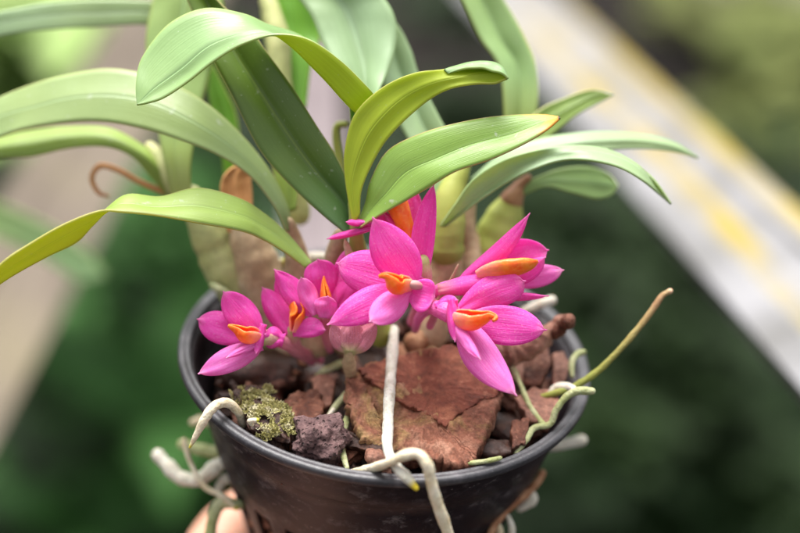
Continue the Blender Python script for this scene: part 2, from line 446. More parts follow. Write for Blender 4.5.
def blob(name, c, ax, mat, parent=None, sub=4, amp=.18, freq=1.6, seed=0, square=0.0, amp2=.05, f2=6, smooth=True):
    """lumpy closed body: c centre, ax three axis vectors (half extents)"""
    bm = bmesh.new(); bmesh.ops.create_icosphere(bm, subdivisions=sub, radius=1)
    off = Vector((seed*3.7, seed*1.3, seed*7.1))
    for v in bm.verts:
        p = v.co.copy()
        if square:
            m = max(abs(p.x), abs(p.y), abs(p.z)); p = p.lerp(p/m, square)
        d = 1+amp*noise.noise(v.co*freq+off)+amp2*noise.noise(v.co*f2+off)+amp2*.5*noise.noise(v.co*f2*2.3+off)
        v.co = c + (ax[0]*p.x+ax[1]*p.y+ax[2]*p.z)*d
    me = bpy.data.meshes.new(name); bm.to_mesh(me); bm.free()
    me.materials.append(mat)
    for p in me.polygons: p.use_smooth = smooth
    o = bpy.data.objects.new(name, me); COL.objects.link(o)
    if parent: o.parent = parent
    return o

def slab(name, outline, mat, th, parent=None, amp=.0004, freq=140, jag=2.0, rings=16, seed=1, per=9, crown=0.0, smooth=True, centre=None):
    """outline: (px,py,z) corners of the top face, thickness in metres"""
    n = len(outline)
    ed = []
    for i in range(n):
        a = outline[i]; b = outline[(i+1) % n]
        for k in range(per):
            t = k/per
            w = math.sin(math.pi*t)
            j = jag*noise.noise(Vector((i*2.3+t*5, seed*3.1, 0)))*w + jag*.5*noise.noise(Vector((i*7.3+t*19, seed, 4)))
            dx, dy = b[0]-a[0], b[1]-a[1]; L = math.hypot(dx, dy)+1e-6
            ed.append(P(a[0]+dx*t+dy/L*j, a[1]+dy*t-dx/L*j, a[2]+(b[2]-a[2])*t))
    N = len(ed)
    c = sum(ed, Vector())/N if centre is None else P(*centre)
    nrm = Vector()
    for i in range(N): nrm += (ed[i]-c).cross(ed[(i+1) % N]-c)
    nrm.normalize()
    if nrm.dot(CAM-c) < 0: nrm = -nrm
    verts = []; faces = []
    off = Vector((seed*5.1, seed*2.2, seed))
    for r in range(1, rings+1):
        f = r/rings
        for e in ed:
            p = c.lerp(e, f)
            h = amp*(noise.noise(p*freq+off)*1.6+noise.noise(p*freq*3+off)*.8+noise.noise(p*freq*8+off)*.4)
            h += crown*(1-f*f)
            if r == rings: h -= amp*.8
            verts.append(p+nrm*h)
    verts.append(c+nrm*(amp*noise.noise(c*freq+off)*1.6+crown)); ci = len(verts)-1
    for k in range(N): faces.append((ci, k, (k+1) % N))
    for r in range(rings-1):
        for k in range(N):
            faces.append((r*N+k, (r+1)*N+k, (r+1)*N+(k+1) % N, r*N+(k+1) % N))
    top = (rings-1)*N
    last = top
    for q in range(1, 5):
        st0 = len(verts); f = q/4
        for k, e in enumerate(ed):
            inw = (c-e).normalized()
            s = th*(.16*noise.noise(e*500+Vector((0, 0, q*3.0)))+.10*f)
            verts.append(e-nrm*th*f+inw*s)
        for k in range(N): faces.append((last+k, st0+k, st0+(k+1) % N, last+(k+1) % N))
        last = st0
    verts.append(c-nrm*th); bi = len(verts)-1
    for k in range(N): faces.append((last+k, bi, last+(k+1) % N))
    o = mesh_obj(name, verts, faces, mat, parent, smooth=smooth)
    bm = bmesh.new(); bm.from_mesh(o.data); bmesh.ops.recalc_face_normals(bm, faces=bm.faces); bm.to_mesh(o.data); bm.free()
    return o

# ================================================================== THE POT
pot = empty('flower_pot', 'round black plastic pot with slotted lower wall, dusty and held in a hand', 'flower pot')
SEG = 264
def lathe(name, prof, mat, parent, closed=False, seg=SEG, skip=None, jit=0):
    verts = []; faces = []
    for (r, h) in prof:
        for k in range(seg):
            a = 2*math.pi*k/seg
            rr = r+jit*noise.noise(Vector((math.cos(a)*3, math.sin(a)*3, h*2)))
            verts.append(Vector((math.cos(a)*rr, math.sin(a)*rr, h))*.01)
    R = len(prof)
    for i in range(R-1 if not closed else R):
        j = (i+1) % R
        for k in range(seg):
            if skip and skip(i, k): continue
            faces.append((i*seg+k, i*seg+(k+1) % seg, j*seg+(k+1) % seg, j*seg+k))
    o = mesh_obj(name, verts, faces, mat, parent)
    bm = bmesh.new(); bm.from_mesh(o.data); bmesh.ops.recalc_face_normals(bm, faces=bm.faces); bm.to_mesh(o.data); bm.free()
    return o
# rolled rim with a double ridge on its top
lathe('rim', [(4.235, -.05), (4.24, -.015), (4.265, .002), (4.295, .0), (4.325, -.012), (4.355, -.002), (4.40, .010), (4.45, .002), (4.485, -.025),
              (4.50, -.06), (4.498, -.14), (4.485, -.175), (4.45, -.185), (4.36, -.185), (4.30, -.18), (4.25, -.18), (4.237, -.14)], M['rim'], pot, closed=True)
body_prof = [(4.26, -.15), (4.21, -.40), (4.10, -.75), (4.03, -1.02), (4.00, -1.06), (3.975, -1.08), (3.90, -1.4), (3.76, -1.9), (3.65, -2.25), (3.57, -2.48), (3.50, -2.65), (3.475, -2.72),
             (3.08, -3.9), (2.92, -4.5), (2.76, -5.1), (2.72, -5.25), (2.66, -5.5), (2.55, -6.0), (2.50, -6.2)]
def slot(i, k):
    return 11 <= i <= 14 and (k % 11) < 6
body = lathe('wall', body_prof, M['pot'], pot, skip=slot)
sm = body.modifiers.new('thick', 'SOLIDIFY'); sm.thickness = .0009; sm.offset = -1
base = lathe('base', [(2.5, -6.2), (2.42, -6.28), (2.0, -6.3), (1.0, -6.28), (.01, -6.28)], M['pot'], pot)
# potting mix body seen through the slots and between the chips
prof = [(.01, -1.35), (1.5, -1.3), (2.8, -1.35), (3.6, -1.45), (3.72, -1.6), (3.5, -2.4), (3.2, -3.1), (2.95, -3.9), (2.65, -4.9), (2.45, -5.8), (.01, -6.1)]
mixo = lathe('potting_mix', prof, M['mix'], None, jit=.12)
tag(mixo, 'dark crumbly potting mix under the bark chips in the black pot', 'potting mix', kind='stuff')

# ---- bark seen through the lower slots
rb = random.Random(3)
for k in range(44):
    a = rad(150+k*4.6)
    h = -3.05-(k % 4)*.5; r = 3.12-(-h-3.0)*.28-.08
    c = Vector((math.cos(a)*r, math.sin(a)*r, h))*.01
    tang = Vector((-math.sin(a), math.cos(a), 0)); out = Vector((math.cos(a), math.sin(a), .1))
    o = blob('bark_chip', c, (tang*.0026, Vector((0, 0, 1))*.0042*rb.uniform(.7, 1.2), out*.0016), M['barkSlot'] if k % 2 else M['barkPink'], seed=k+50, sub=3, square=.5, amp=.3)
    tag(o, 'reddish bark chip showing behind the slots low in the pot wall', 'bark chip', 'bark chips behind the pot slots')

# ================================================================== BARK CHIPS AND STONES
def wid(px_): return px_*.0002
cen = G(430, 405, -.4)
big = empty('bark_slab', 'largest piece of bark, a broad red-brown slab with a layered top, leaning on the front rim', 'bark', cen)
lo = slab('lower_layer', [(346, 373, 1.3), (372, 362, 1.55), (420, 350, 1.75), (452, 344, 1.85), (480, 356, 1.75), (504, 387, 1.2), (496, 410, .7), (488, 430, .3), (478, 450, -.1), (475, 464, -.35),
        (455, 466, -.4), (430, 459, -.25), (405, 456, -.15), (382, 449, 0), (360, 439, .2), (350, 415, .6), (344, 395, .9)], M['barkSlab'], .0050, amp=.0011, jag=6, seed=4, rings=34, per=16)
lo['label'] = 'paler lower layer with yellow ochre patches'
hi = slab('upper_layer', [(358, 369, 1.30), (385, 359, 1.45), (420, 350, 1.6), (452, 343, 1.7), (480, 355, 1.6), (505, 386, 1.05), (492, 397, .82), (480, 399, .74), (468, 408, .6), (458, 413, .5), (446, 427, .25),
        (432, 417, .45), (416, 409, .6), (398, 401, .75), (382, 390, .95), (368, 378, 1.1)], M['barkPlate'], .0017, amp=.0003, jag=4, seed=9, rings=30, per=14)
hi['label'] = 'smoother rust-brown upper layer with a cracked edge'
fl = slab('flake', [(347, 378, 1.15), (358, 376, 1.15), (368, 392, .85), (377, 412, .55), (384, 432, .22), (372, 440, .15), (360, 430, .3), (353, 414, .55), (347, 396, .85)], M['barkSlab'], .0016, amp=.0006, jag=5, seed=23, rings=16, per=10)
fl['label'] = 'thin ochre flake lifting along the left edge'
for o in (lo, hi, fl): child_of(o, big)

def up(s=1): return Vector((0, 0, s))
def rv(r, a, b): return r.uniform(a, b)
def chip_at(px, py, h, lx, ly, lz, ang, tiltx, tilty, mat, name='bark_chip', seed=1, sub=4, square=.55, amp=.25, **kw):
    """chip sitting at height h (cm over the rim plane); sizes are half extents in mm"""
    c = G(px, py, h)
    m = Matrix.Rotation(rad(ang), 3, 'Z') @ Matrix.Rotation(rad(tiltx), 3, 'X') @ Matrix.Rotation(rad(tilty), 3, 'Y')
    ax = [m @ Vector((lx, 0, 0))*.001, m @ Vector((0, ly, 0))*.001, m @ Vector((0, 0, lz))*.001]
    return blob(name, c, ax, mat, seed=seed, sub=sub, square=square, amp=amp, **kw)

o = chip_at(258, 372, -.7, 9.5, 5.5, 4.5, 8, 10, 4, M['seed'], seed=2, square=.25, amp=.18, amp2=.03); tag(o, 'large smooth dark brown bark lump under the leftmost pink flower', 'bark')
o = slab('bark_chip', [(283, 400, 1.3), (296, 390, 1.5), (318, 388, 1.5), (325, 402, 1.2), (320, 420, .8), (300, 428, .6), (286, 418, .9)], M['bark'], .004, amp=.0006, seed=12, jag=4); tag(o, 'red-brown knobbly bark chip between the mossy chip and the slab', 'bark chip')
o = slab('bark_chip', [(310, 378, 1.9), (326, 374, 2.0), (335, 380, 1.8), (331, 404, 1.3), (318, 408, 1.2)], M['barkPink'], .003, amp=.0004, seed=13, jag=3); tag(o, 'upright reddish bark flake with a pale edge behind the knobbly chip', 'bark chip')
o = slab('bark_chip', [(333, 425, .8), (345, 428, .6), (372, 440, .3), (392, 449, .0), (388, 457, -.1), (362, 449, .15), (340, 442, .4)], M['barkDark'], .0025, amp=.0004, seed=14, jag=2); tag(o, 'thin dark splinter of bark sticking out under the slab at left', 'bark chip')
o = chip_at(377, 457, -.25, 2.4, 2.0, 1.5, 10, 0, 0, M['barkPink'], seed=5, sub=3); tag(o, 'tiny pale-edged bark crumb by the front rim beside the crossing roots', 'bark chip')
# lava rock
lv = blob('lava_rock', G(318, 442, -.2), (Vector((.0052, .0010, 0)), Vector((-.001, .0042, .0014)), Vector((0, -.001, .0040))), M['lava'], sub=5, amp=.45, freq=1.3, seed=21, amp2=.14, f2=5, square=.35)
tag(lv, 'porous purplish lava rock sitting inside the front left rim', 'stone')
# mossy chip with moss tufts
mc = empty('mossy_chip', 'chunk of bark overgrown with yellow-green moss beside the left rim', 'bark chip', G(265, 418, -.3))
a0 = G(250, 393, -.1); a1 = G(282, 440, -.2)
dirv = (a1-a0)/2
b0 = blob('bark_core', (a0+a1)/2+up(-.0005), (dirv*1.05, Vector((.0042, .0022, .0)), Vector((-.0005, 0, .0034))), M['barkDark'], sub=5, amp=.35, seed=31, amp2=.12, square=.3)
child_of(b0, mc)
rg = random.Random(5)
mv = []; mf = []
for q in range(1100):
    t = rg.uniform(-1, 1); s = rg.uniform(-1, 1)
    if noise.noise(Vector((t*2.2, s*1.5, 3.3))) < -.22: continue
    c = (a0+a1)/2 + dirv*t*1.05 + Vector((.0040, .0021, 0))*s + up(.0034*math.sqrt(max(.04, 1-t*t*.7-s*s*.7)))
    for w in range(5):
        d = Vector((rg.gauss(0, 1), rg.gauss(0, 1), rg.gauss(.8, .7))).normalized()*rg.uniform(.0003, .0010)
        sd = d.orthogonal().normalized()*rg.uniform(.00010, .00028)
        k = len(mv); mv += [c-sd, c+sd, c+d*.6+sd*.8, c+d, c+d*.6-sd*.8]; mf.append((k, k+1, k+2, k+3, k+4))
mo = mesh_obj('moss', mv, mf, M['moss'], smooth=False); mo['kind'] = 'stuff'; child_of(mo, mc)
# chips on the right
o = chip_at(494, 452, -.45, 4.4, 3.0, 2.4, 12, 0, 5, M['seed'], seed=41, square=.4); tag(o, 'shiny rounded dark chip between the slab and the front right rim', 'bark chip')
o = chip_at(500, 428, -.55, 5.2, 2.6, 2.0, -38, 5, 12, M['barkDark'], seed=42); tag(o, 'dark lozenge-shaped chip just right of the slab', 'bark chip')
o = slab('bark_chip', [(514, 398, 1.5), (532, 386, 1.8), (556, 390, 1.7), (560, 404, 1.3), (548, 424, .9), (528, 420, 1.0)], M['barkPink'], .003, amp=.0004, seed=15, jag=3); tag(o, 'flat pinkish bark chip under the thin green roots at right', 'bark chip')
o = slab('bark_chip', [(512, 420, .9), (530, 416, 1.0), (526, 442, .5), (512, 448, .3)], M['bark'], .003, amp=.0004, seed=16, jag=3); tag(o, 'reddish bark wedge standing near the front right rim', 'bark chip')
o = slab('bark_chip', [(553, 352, 2.5), (564, 350, 2.6), (571, 362, 2.4), (566, 380, 2.0), (554, 386, 1.8)], M['barkPink'], .0022, amp=.0003, seed=17, jag=2); tag(o, 'narrow pinkish flake standing inside the right rim', 'bark chip')
o = slab('bark_chip', [(524, 360, 2.4), (548, 345, 2.6), (552, 362, 2.3), (540, 385, 1.9), (524, 384, 1.8)], M['bark'], .003, amp=.0004, seed=18, jag=3); tag(o, 'brown bark chip in the gap right of the lower flower', 'bark chip')
st = tube([(500, 352, 1.9, 14), (520, 350, 1.9, 13), (540, 339, 1.9, 12), (553, 328, 1.9, 9), (562, 322, 1.9, 8)], M['barkPink'], None, name='bark_stick', bump=.35, seg=16)
tag(st, 'stubby brown woody stick pointing at the right rim behind the lower flower', 'stick')
kn = tube([(556, 334, 1.8, 7), (563, 326, 1.6, 7.5), (569, 320, 1.4, 6)], M['bark'], st, name='knob', bump=.4, seg=12)
# scattered small chips filling the pot
protos = []
rc = random.Random(11)
mats_c = [M['bark'], M['barkDark'], M['barkPink'], M['seed'], M['bark'], M['barkDark']]
lab = {'bark': 'small red-brown bark chip packed among the others in the pot', 'barkDark': 'small nearly black bark chip packed among the others in the pot',
       'barkPink': 'small pinkish brown bark chip packed among the others in the pot', 'seed': 'small glossy dark bark nugget packed among the others in the pot'}
for k in range(12):
    key = ['bark', 'barkDark', 'barkPink', 'seed', 'bark', 'barkDark'][k % 6]
    lx, ly, lz = rc.uniform(3.2, 5.6), rc.uniform(2.2, 3.6), rc.uniform(1.0, 2.2)
    o = blob('bark_chip', Vector(), (Vector((lx, 0, 0))*.001, Vector((0, ly, 0))*.001, Vector((0, 0, lz))*.001), M[key], seed=60+k, sub=4, square=rc.uniform(.3, .8), amp=.35, amp2=.12)
    tag(o, lab[key], 'bark chip', 'loose '+{'bark': 'red-brown', 'barkDark': 'black', 'barkPink': 'pinkish', 'seed': 'glossy'}[key]+' bark chips in the pot')
    protos.append(o)
cnt = 0
for ring, (r0, nn) in enumerate([(3.30, 24), (2.9, 20), (2.4, 15), (1.6, 10), (.7, 5), (3.32, 20), (2.6, 14)]):
    for k in range(nn):
        a = 2*math.pi*(k+rc.random()*.7)/nn
        r = r0+rc.uniform(-.2, .12)
        z = rc.uniform(-1.25, -.85) if ring < 5 else rc.uniform(-.85, -.55)
        loc = Vector((math.cos(a)*r, math.sin(a)*r, z))*.01
        p = protos[cnt % 12]
        o = p if cnt < 12 else p.copy()
        if cnt >= 12: COL.objects.link(o)
        o.location = loc; o.rotation_euler = (rc.gauss(0, .45), rc.gauss(0, .45), rc.uniform(0, 6.28))
        s = rc.uniform(.65, 1.1); o.scale = (s, s, s)
        cnt += 1

crm = []
for k, key in enumerate(['bark', 'barkPink', 'barkDark', 'barkSlot']):
    o = blob('bark_crumb', Vector(), (Vector((.0017, 0, 0)), Vector((0, .0010, 0)), Vector((0, 0, .0006))), M[key], seed=120+k, sub=3, square=.7, amp=.5, amp2=.15)
    tag(o, 'tiny '+['rusty', 'pinkish', 'blackish', 'orange-brown'][k]+' crumb of bark lying loose over the chips', 'bark crumb', ['rusty', 'pinkish', 'blackish', 'orange-brown'][k]+' bark crumbs in the pot')
    crm.append(o)
for k in range(130):
    p = crm[k % 4]; o = p if k < 4 else p.copy()
    if k >= 4: COL.objects.link(o)
    a = rc.uniform(0, 6.28); r = 3.7*math.sqrt(rc.random())
    o.location = Vector((math.cos(a)*r, math.sin(a)*r, rc.uniform(-.72, -.42)))*.01
    o.rotation_euler = (rc.gauss(0, .5), rc.gauss(0, .5), rc.uniform(0, 6.28)); q = rc.uniform(.5, 1.3); o.scale = (q, q, q)

# ================================================================== THE ORCHID
orchid = empty('orchid', 'orchid with arching green leaves and magenta flowers with orange lips, growing in the black pot', 'orchid plant')
T, U = 'leafTop', 'leafUnder'
def LF(st, zs, a, b, **kw): return leaf(st, zs, [M[a], M[b]], orchid, **kw)
# A: front arching leaf, tip left
LF([(377, 100, 362, 118, 368, 102, 0, .1, .8), (369, 87, 345, 102, 360, 86, 0, .1, 1.1), (341, 61, 320, 74, 335, 60, 0, .2, 1.3), (306, 39, 293, 47, 300, 36, 0, .2, 1.3), (275, 34, 268, 32, 268, 25, 0, .15, 1.1),
    (243, 44, 243, 34, 243, 14, -.2, 0, .6), (216, 61, 210, 46, 205, 9, -.2, 0, .5), (189, 81, 183, 68, 168, 25, -.2, 0, .4), (163, 98, 158, 86, 142, 57, -.15, 0, .3), (148, 103, 146, 97, 136, 84, -.1, 0, .1), (137, 105)],
   [.7, .3, 0, -.2, -.2, -.1, 0, .1, .1, .1, .1], 'leafPale', 'leafUnder', bulge=.03, label='pale green leaf arching over to the upper left, its pointed tip hanging down')
# B: dark broad leaf seen on its shaded face
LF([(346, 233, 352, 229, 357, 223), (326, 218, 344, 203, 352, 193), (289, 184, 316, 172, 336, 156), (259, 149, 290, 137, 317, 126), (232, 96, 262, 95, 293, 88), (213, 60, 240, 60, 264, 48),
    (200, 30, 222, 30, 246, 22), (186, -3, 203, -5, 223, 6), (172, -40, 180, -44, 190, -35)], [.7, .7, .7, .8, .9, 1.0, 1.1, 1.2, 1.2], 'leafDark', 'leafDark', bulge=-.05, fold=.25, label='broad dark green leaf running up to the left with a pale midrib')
# C: upright leaf curving right
LF([(352, 222, 356, 220, 360, 214), (345, 178, 352, 184, 362, 188), (345, 148, 360, 152, 378, 153), (355, 114, 374, 126, 396, 129), (382, 88, 400, 100, 425, 103), (415, 73, 430, 84, 450, 89), (448, 69, 460, 77, 475, 84, .1, 0, 0),
    (474, 65, 484, 73, 494, 83, .5, .1, 0), (493, 67, 499, 74, 504, 80, .4, .1, 0), (507, 79)], [.5, .4, .3, .2, .1, 0, 0, 0, 0, 0], 'leafUnder', 'leafPale', bulge=.05, label='yellow-green leaf curving up and to the right, seen from beneath')
LF([(444, 69.5, 446, 72, 448, 74), (458, 66, 462, 66.5, 464, 69, .3, .1, 0), (474, 62, 478, 62.5, 480, 68, .6, .2, 0), (490, 62, 493, 64, 494, 71, .7, .2, 0), (502, 67, 503, 70, 503, 74, .4, .1, 0), (508, 79)],
   [.02, -.05, -.1, -.1, -.08, -.05], 'leafPale', 'leafPale', bulge=.02, name='leaf_fold', label='pale folded-over margin of the upright leaf')
# D: leaf with orange tip
LF([(356, 227, 358, 229, 361, 227), (366, 204, 371, 211, 379, 216), (371, 180, 386, 194, 404, 202), (388, 151, 406, 173, 429, 188), (420, 134, 434, 160, 457, 171), (464, 122, 472, 145, 492, 159), (503, 116, 514, 134, 524, 144), (538, 115, 543, 123, 546, 131), (560, 118)],
   [.4, .3, .1, 0, -.1, -.1, 0, .1, .1], 'leafTip', 'leafUnder', bulge=-.03, az=.35, fold=.22, label='green leaf pointing right with a withered orange tip')
# E: low left lime leaf
LF([(313, 264, 309, 266, 305, 268), (285, 232, 285, 243, 285, 252, .4, .1, -.1), (262, 212, 262, 227, 262, 239, .4, .1, -.1), (239, 199, 240, 216, 240, 231, .4, 0, -.2), (198, 189, 198, 207, 198, 223, .5, 0, -.3), (160, 197, 158, 208, 156, 215, .4, 0, -.4),
    (124, 196, 122, 205, 122, 212, .4, 0, -.4), (94, 224, 97, 219, 99, 212, .7, .2, -.3), (76, 242, 68, 234, 62, 226, .8, .3, -.3), (45, 257, 34, 253, 26, 247, .7, .2, -.3), (0, 284, 0, 275, 0, 266, .6, .2, -.3), (-50, 325, -46, 318, -45, 310, .4, .2, 0), (-90, 365)],
   [1.0, .9, .7, .5, .3, .2, .1, 0, -.1, -.2, -.3, -.4, -.4], 'leafYel', 'leafLime', bulge=.03, label='lime green leaf sweeping out low to the left and twisting to show its yellow underside')
# F: big left leaf
LF([(290, 229, 288, 231, 286, 231), (287, 205, 283, 210, 275, 207), (268, 168, 262, 178, 250, 176), (235, 129, 228, 146, 216, 154), (195, 96, 186, 119, 175, 138), (150, 76, 148, 102, 145, 129), (108, 69, 107, 96, 105, 122),
    (67, 75, 67, 99, 67, 123), (34, 84, 33, 108, 22, 130), (0, 98, 0, 117, 0, 137), (-60, 125, -60, 140, -60, 155), (-120, 165)], [1.6, 1.5, 1.5, 1.5, 1.5, 1.6, 1.8, 2, 2.2, 2.4, 2.8, 3], 'leafWide', 'leafWide', bulge=.0, az=.45, fold=.14, label='long wide pale green leaf arching to the left edge')
LF([(178, 194, 172, 196, 166, 195), (166, 165, 160, 172, 152, 179), (145, 147, 140, 153, 132, 157), (110, 129, 108, 138, 105, 147), (67, 127, 67, 138, 67, 149), (30, 131, 30, 144, 30, 157), (0, 138, 0, 148, 0, 159), (-50, 150, -50, 158, -50, 168), (-90, 175)],
   [3.2, 3, 2.8, 2.8, 3, 3.1, 3.2, 3.4, 3.6], 'leafFar', 'leafLime', bulge=.01, az=.4, label='blurred green leaf below the long pale leaf at left')
LF([(205, 30, 200, 40, 195, 50), (182, 6, 176, 22, 168, 36), (148, 1, 146, 13, 146, 25), (100, 0, 100, 14, 100, 27), (60, 2, 60, 15, 60, 29), (20, 8, 20, 20, 20, 33), (-30, 20, -30, 30, -30, 42), (-80, 50)],
   [4.2, 4, 3.8, 3.7, 3.7, 3.7, 3.8, 4], 'leafBlue', 'leafBlue', bulge=.015, label='pale bluish leaf across the upper left corner')
LF([(172, 198, 182, 200, 192, 198), (164, 160, 175, 162, 191, 165), (157, 125, 175, 125, 198, 122), (149, 82, 175, 85, 208, 80), (146, 45, 178, 45, 216, 48), (150, 15, 183, 10, 224, 14), (160, -18, 188, -22, 218, -16), (195, -65)],
   [2.7, 2.7, 2.9, 3.1, 3.2, 3.3, 3.4, 3.6], 'leafFar', 'leafLime', bulge=-.04, label='pale upright leaf half hidden behind the front arching leaf')
LF([(362, 112, 368, 114, 374, 110), (350, 90, 366, 90, 380, 89), (335, 68, 364, 68, 388, 71), (322, 42, 358, 45, 395, 48), (312, 18, 350, 20, 396, 22), (298, -2, 340, 2, 384, -2), (272, -27, 320, -22, 360, -24), (270, -62)],
   [1.5, 1.7, 1.9, 2.1, 2.3, 2.4, 2.4, 2.4], 'leafBlue', 'leafLime', bulge=-.05, fold=.35, label='broad pale leaf at the top centre with a deep midrib')
LF([(436, 214, 443, 217, 450, 214), (430, 185, 446, 185, 463, 178), (414, 150, 435, 150, 458, 148), (395, 115, 418, 115, 441, 120), (380, 75, 402, 78, 420, 78), (372, 45, 392, 48, 410, 48), (366, 18, 382, 20, 395, 22), (365, -5)],
   [2, 2.1, 2.3, 2.5, 2.7, 2.8, 2.9, 3], 'leafBlue', 'leafLime', bulge=-.04, fold=.2, label='bluish leaf behind the two front right leaves')
LF([(505, 170, 515, 172, 522, 170), (504, 110, 520, 112, 537, 110), (499, 67, 518, 68, 536, 67), (480, 38, 500, 38, 524, 36), (462, 0, 482, 0, 503, -1), (444, -36, 458, -40, 474, -40), (438, -75)],
   [3.2, 3.2, 3.3, 3.4, 3.5, 3.6, 3.7], 'leafFar', 'leafLime', bulge=-.04, fold=.2, label='blurred leaf rising out of the top right of centre')
LF([(480, 178, 484, 182, 490, 184), (510, 140, 518, 148, 526, 153), (538, 111, 545, 122, 553, 134), (565, 98, 570, 107, 577, 115), (592, 90, 595, 95, 599, 103), (614, 95)], [2.6, 2.7, 2.8, 2.9, 3, 3], 'leafLime', 'leafPale', bulge=.05, label='short pale leaf behind the orange-tipped leaf')
LF([(440, 226, 443, 227, 446, 226), (456, 203, 465, 206, 478, 202), (472, 181, 488, 187, 505, 184), (500, 162, 515, 170, 532, 170), (533, 151, 548, 156, 560, 161), (568, 146, 580, 151, 590, 160, .2, 0, -.2), (603, 149, 612, 156, 618, 167, .3, 0, -.3),
    (632, 161, 638, 168, 642, 180, .2, 0, -.3), (654, 180, 657, 186, 658, 193), (671, 204)], [1.5, 1.3, 1.2, 1.1, 1.1, 1.1, 1.2, 1.3, 1.4, 1.4], 'leafBlue', 'leafUnder', bulge=.05, fold=.1, label='grey-green leaf arching to the right and drooping at its tip')
LF([(470, 180, 475, 182, 480, 184), (505, 151, 512, 158, 520, 166), (540, 139, 548, 148, 555, 157), (575, 134, 582, 142, 588, 152), (610, 132, 614, 140, 618, 149), (645, 135, 646, 141, 646, 149), (675, 143, 676, 147, 674, 152), (698, 158)],
   [2.2, 2.2, 2.3, 2.3, 2.4, 2.5, 2.6, 2.7], 'leafBlue', 'leafUnder', bulge=.03, az=.3, label='topmost of the leaves reaching right')
LF([(512, 190, 514, 194, 516, 199), (540, 176, 542, 182, 545, 187), (565, 168, 568, 180, 572, 193), (590, 167, 593, 182, 595, 199), (609, 174, 611, 184, 610, 196), (618, 186)], [3, 3, 3.1, 3.2, 3.3, 3.3], 'leafPale', 'leafLime', bulge=.04, label='short round-tipped leaf under the right arching leaves')
# small young leaf at the centre
LF([(350, 138, 356, 142, 362, 138), (350, 112, 359, 114, 369, 108), (346, 92, 356, 94, 368, 90), (342, 80, 348, 81, 354, 80), (340, 72)], [1.2, 1.1, 1.0, .9, .9], 'leafBright', 'leafBright', bulge=.1, label='tiny young leaf tucked behind the upright leaf')
# more leaves at the back, out of focus
LF([(292, 110, 300, 112, 306, 108), (270, 60, 292, 62, 312, 58), (262, 20, 290, 20, 320, 36), (262, -10, 285, -12, 305, -8), (270, -60)], [3.4, 3.7, 3.9, 4, 4], 'leafBright', 'leafBright', bulge=.06, label='bright green blurred leaf at the back, top centre')
LF([(282, 210, 290, 212, 297, 209), (273, 170, 288, 172, 298, 168), (270, 132, 278, 134, 290, 134), (262, 95, 268, 96, 276, 97), (262, 70)], [2.2, 2.3, 2.4, 2.5, 2.6], 'leafLime', 'leafLime', bulge=.08, label='slim lime leaf standing behind the dark leaf')
LF([(225, 190, 230, 192, 237, 190), (222, 155, 232, 156, 240, 152), (214, 120, 226, 118, 236, 114), (208, 90, 218, 88, 226, 90), (212, 62)], [4, 4.1, 4.2, 4.3, 4.4], 'leafBright', 'leafFar', bulge=.08, label='narrow green leaf in the shade behind the long pale leaf')

# canes, pseudobulbs, sheaths
def CN(pts, m, name='stem', label=None, **kw): return tube(pts, M[m], orchid, name=name, label=label, bump=.05, seg=18, **kw)
CN([(282, 345, 3.6, 17), (262, 318, 3.6, 24), (240, 282, 3.4, 27), (220, 248, 3.2, 25), (205, 220, 3.0, 19), (192, 195, 2.9, 11)], 'stemPale', 'pseudobulb', 'fat pale green stem at the far left of the pot')
CN([(290, 345, 3.3, 16), (278, 318, 3.2, 21), (263, 285, 3.0, 24), (252, 250, 2.9, 22), (244, 222, 2.8, 15), (242, 208, 2.75, 8)], 'sheath', 'pseudobulb', 'fat stem wrapped in brown papery sheath')
leaf([(228, 232, 240, 234, 250, 232), (222, 205, 238, 208, 252, 204), (221, 184, 236, 186, 251, 184), (228, 171, 238, 172, 249, 174), (241, 164)], [2.6], [M['sheathOr'], M['sheathOr']], orchid, name='sheath', bulge=.12, label='dry orange-brown sheath')
CN([(318, 345, 2.6, 14), (306, 305, 2.4, 17), (299, 270, 2.2, 15), (294, 240, 2.0, 9), (289, 222, 1.8, 5)], 'sheath', 'pseudobulb', 'papery brown stem behind the lime leaf')
CN([(345, 340, 2.3, 15), (338, 300, 2.1, 16), (335, 262, 1.9, 12), (340, 235, 1.4, 7)], 'sheath', 'pseudobulb')
CN([(380, 335, 2.2, 13), (366, 290, 1.8, 12), (358, 250, 1.3, 9), (355, 222, .8, 6), (352, 195, .9, 5)], 'stem', 'stem', 'olive stem carrying the front leaves')
CN([(430, 335, 2.6, 17), (440, 300, 2.5, 18), (446, 265, 2.4, 17), (448, 235, 2.3, 15)], 'sheath', 'pseudobulb')
CN([(446, 250, 2.2, 18), (448, 225, 2.1, 17), (451, 195, 2.1, 15), (462, 165, 2.2, 9), (470, 145, 2.3, 5)], 'stem', 'stem', 'olive stem right of the upright flower')
CN([(474, 300, 3.0, 12), (472, 270, 2.9, 13), (470, 246, 2.9, 12), (468, 228, 2.8, 8), (470, 205, 2.8, 6)], 'sheath', 'stem')
CN([(482, 335, 3.6, 16), (486, 290, 3.4, 26), (494, 250, 3.2, 26), (505, 218, 3.1, 19), (513, 198, 3.0, 11)], 'stem', 'pseudobulb', 'blurred olive stem at the right')
CN([(511, 202, 3.0, 12), (515, 194, 3.0, 9.5), (519, 186, 3.0, 6), (528, 178, 3.0, 4)], 'node', 'stem_joint')
CN([(300, 215, 3.6, 11), (288, 150, 3.5, 12), (280, 90, 3.4, 13), (278, 40, 3.5, 12), (268, 0, 3.7, 9)], 'stemPale', 'stem')
CN([(345, 225, 2.8, 5), (340, 170, 2.8, 4.5), (336, 130, 2.7, 4), (345, 124, 2.6, 3.5)], 'stem', 'stem')
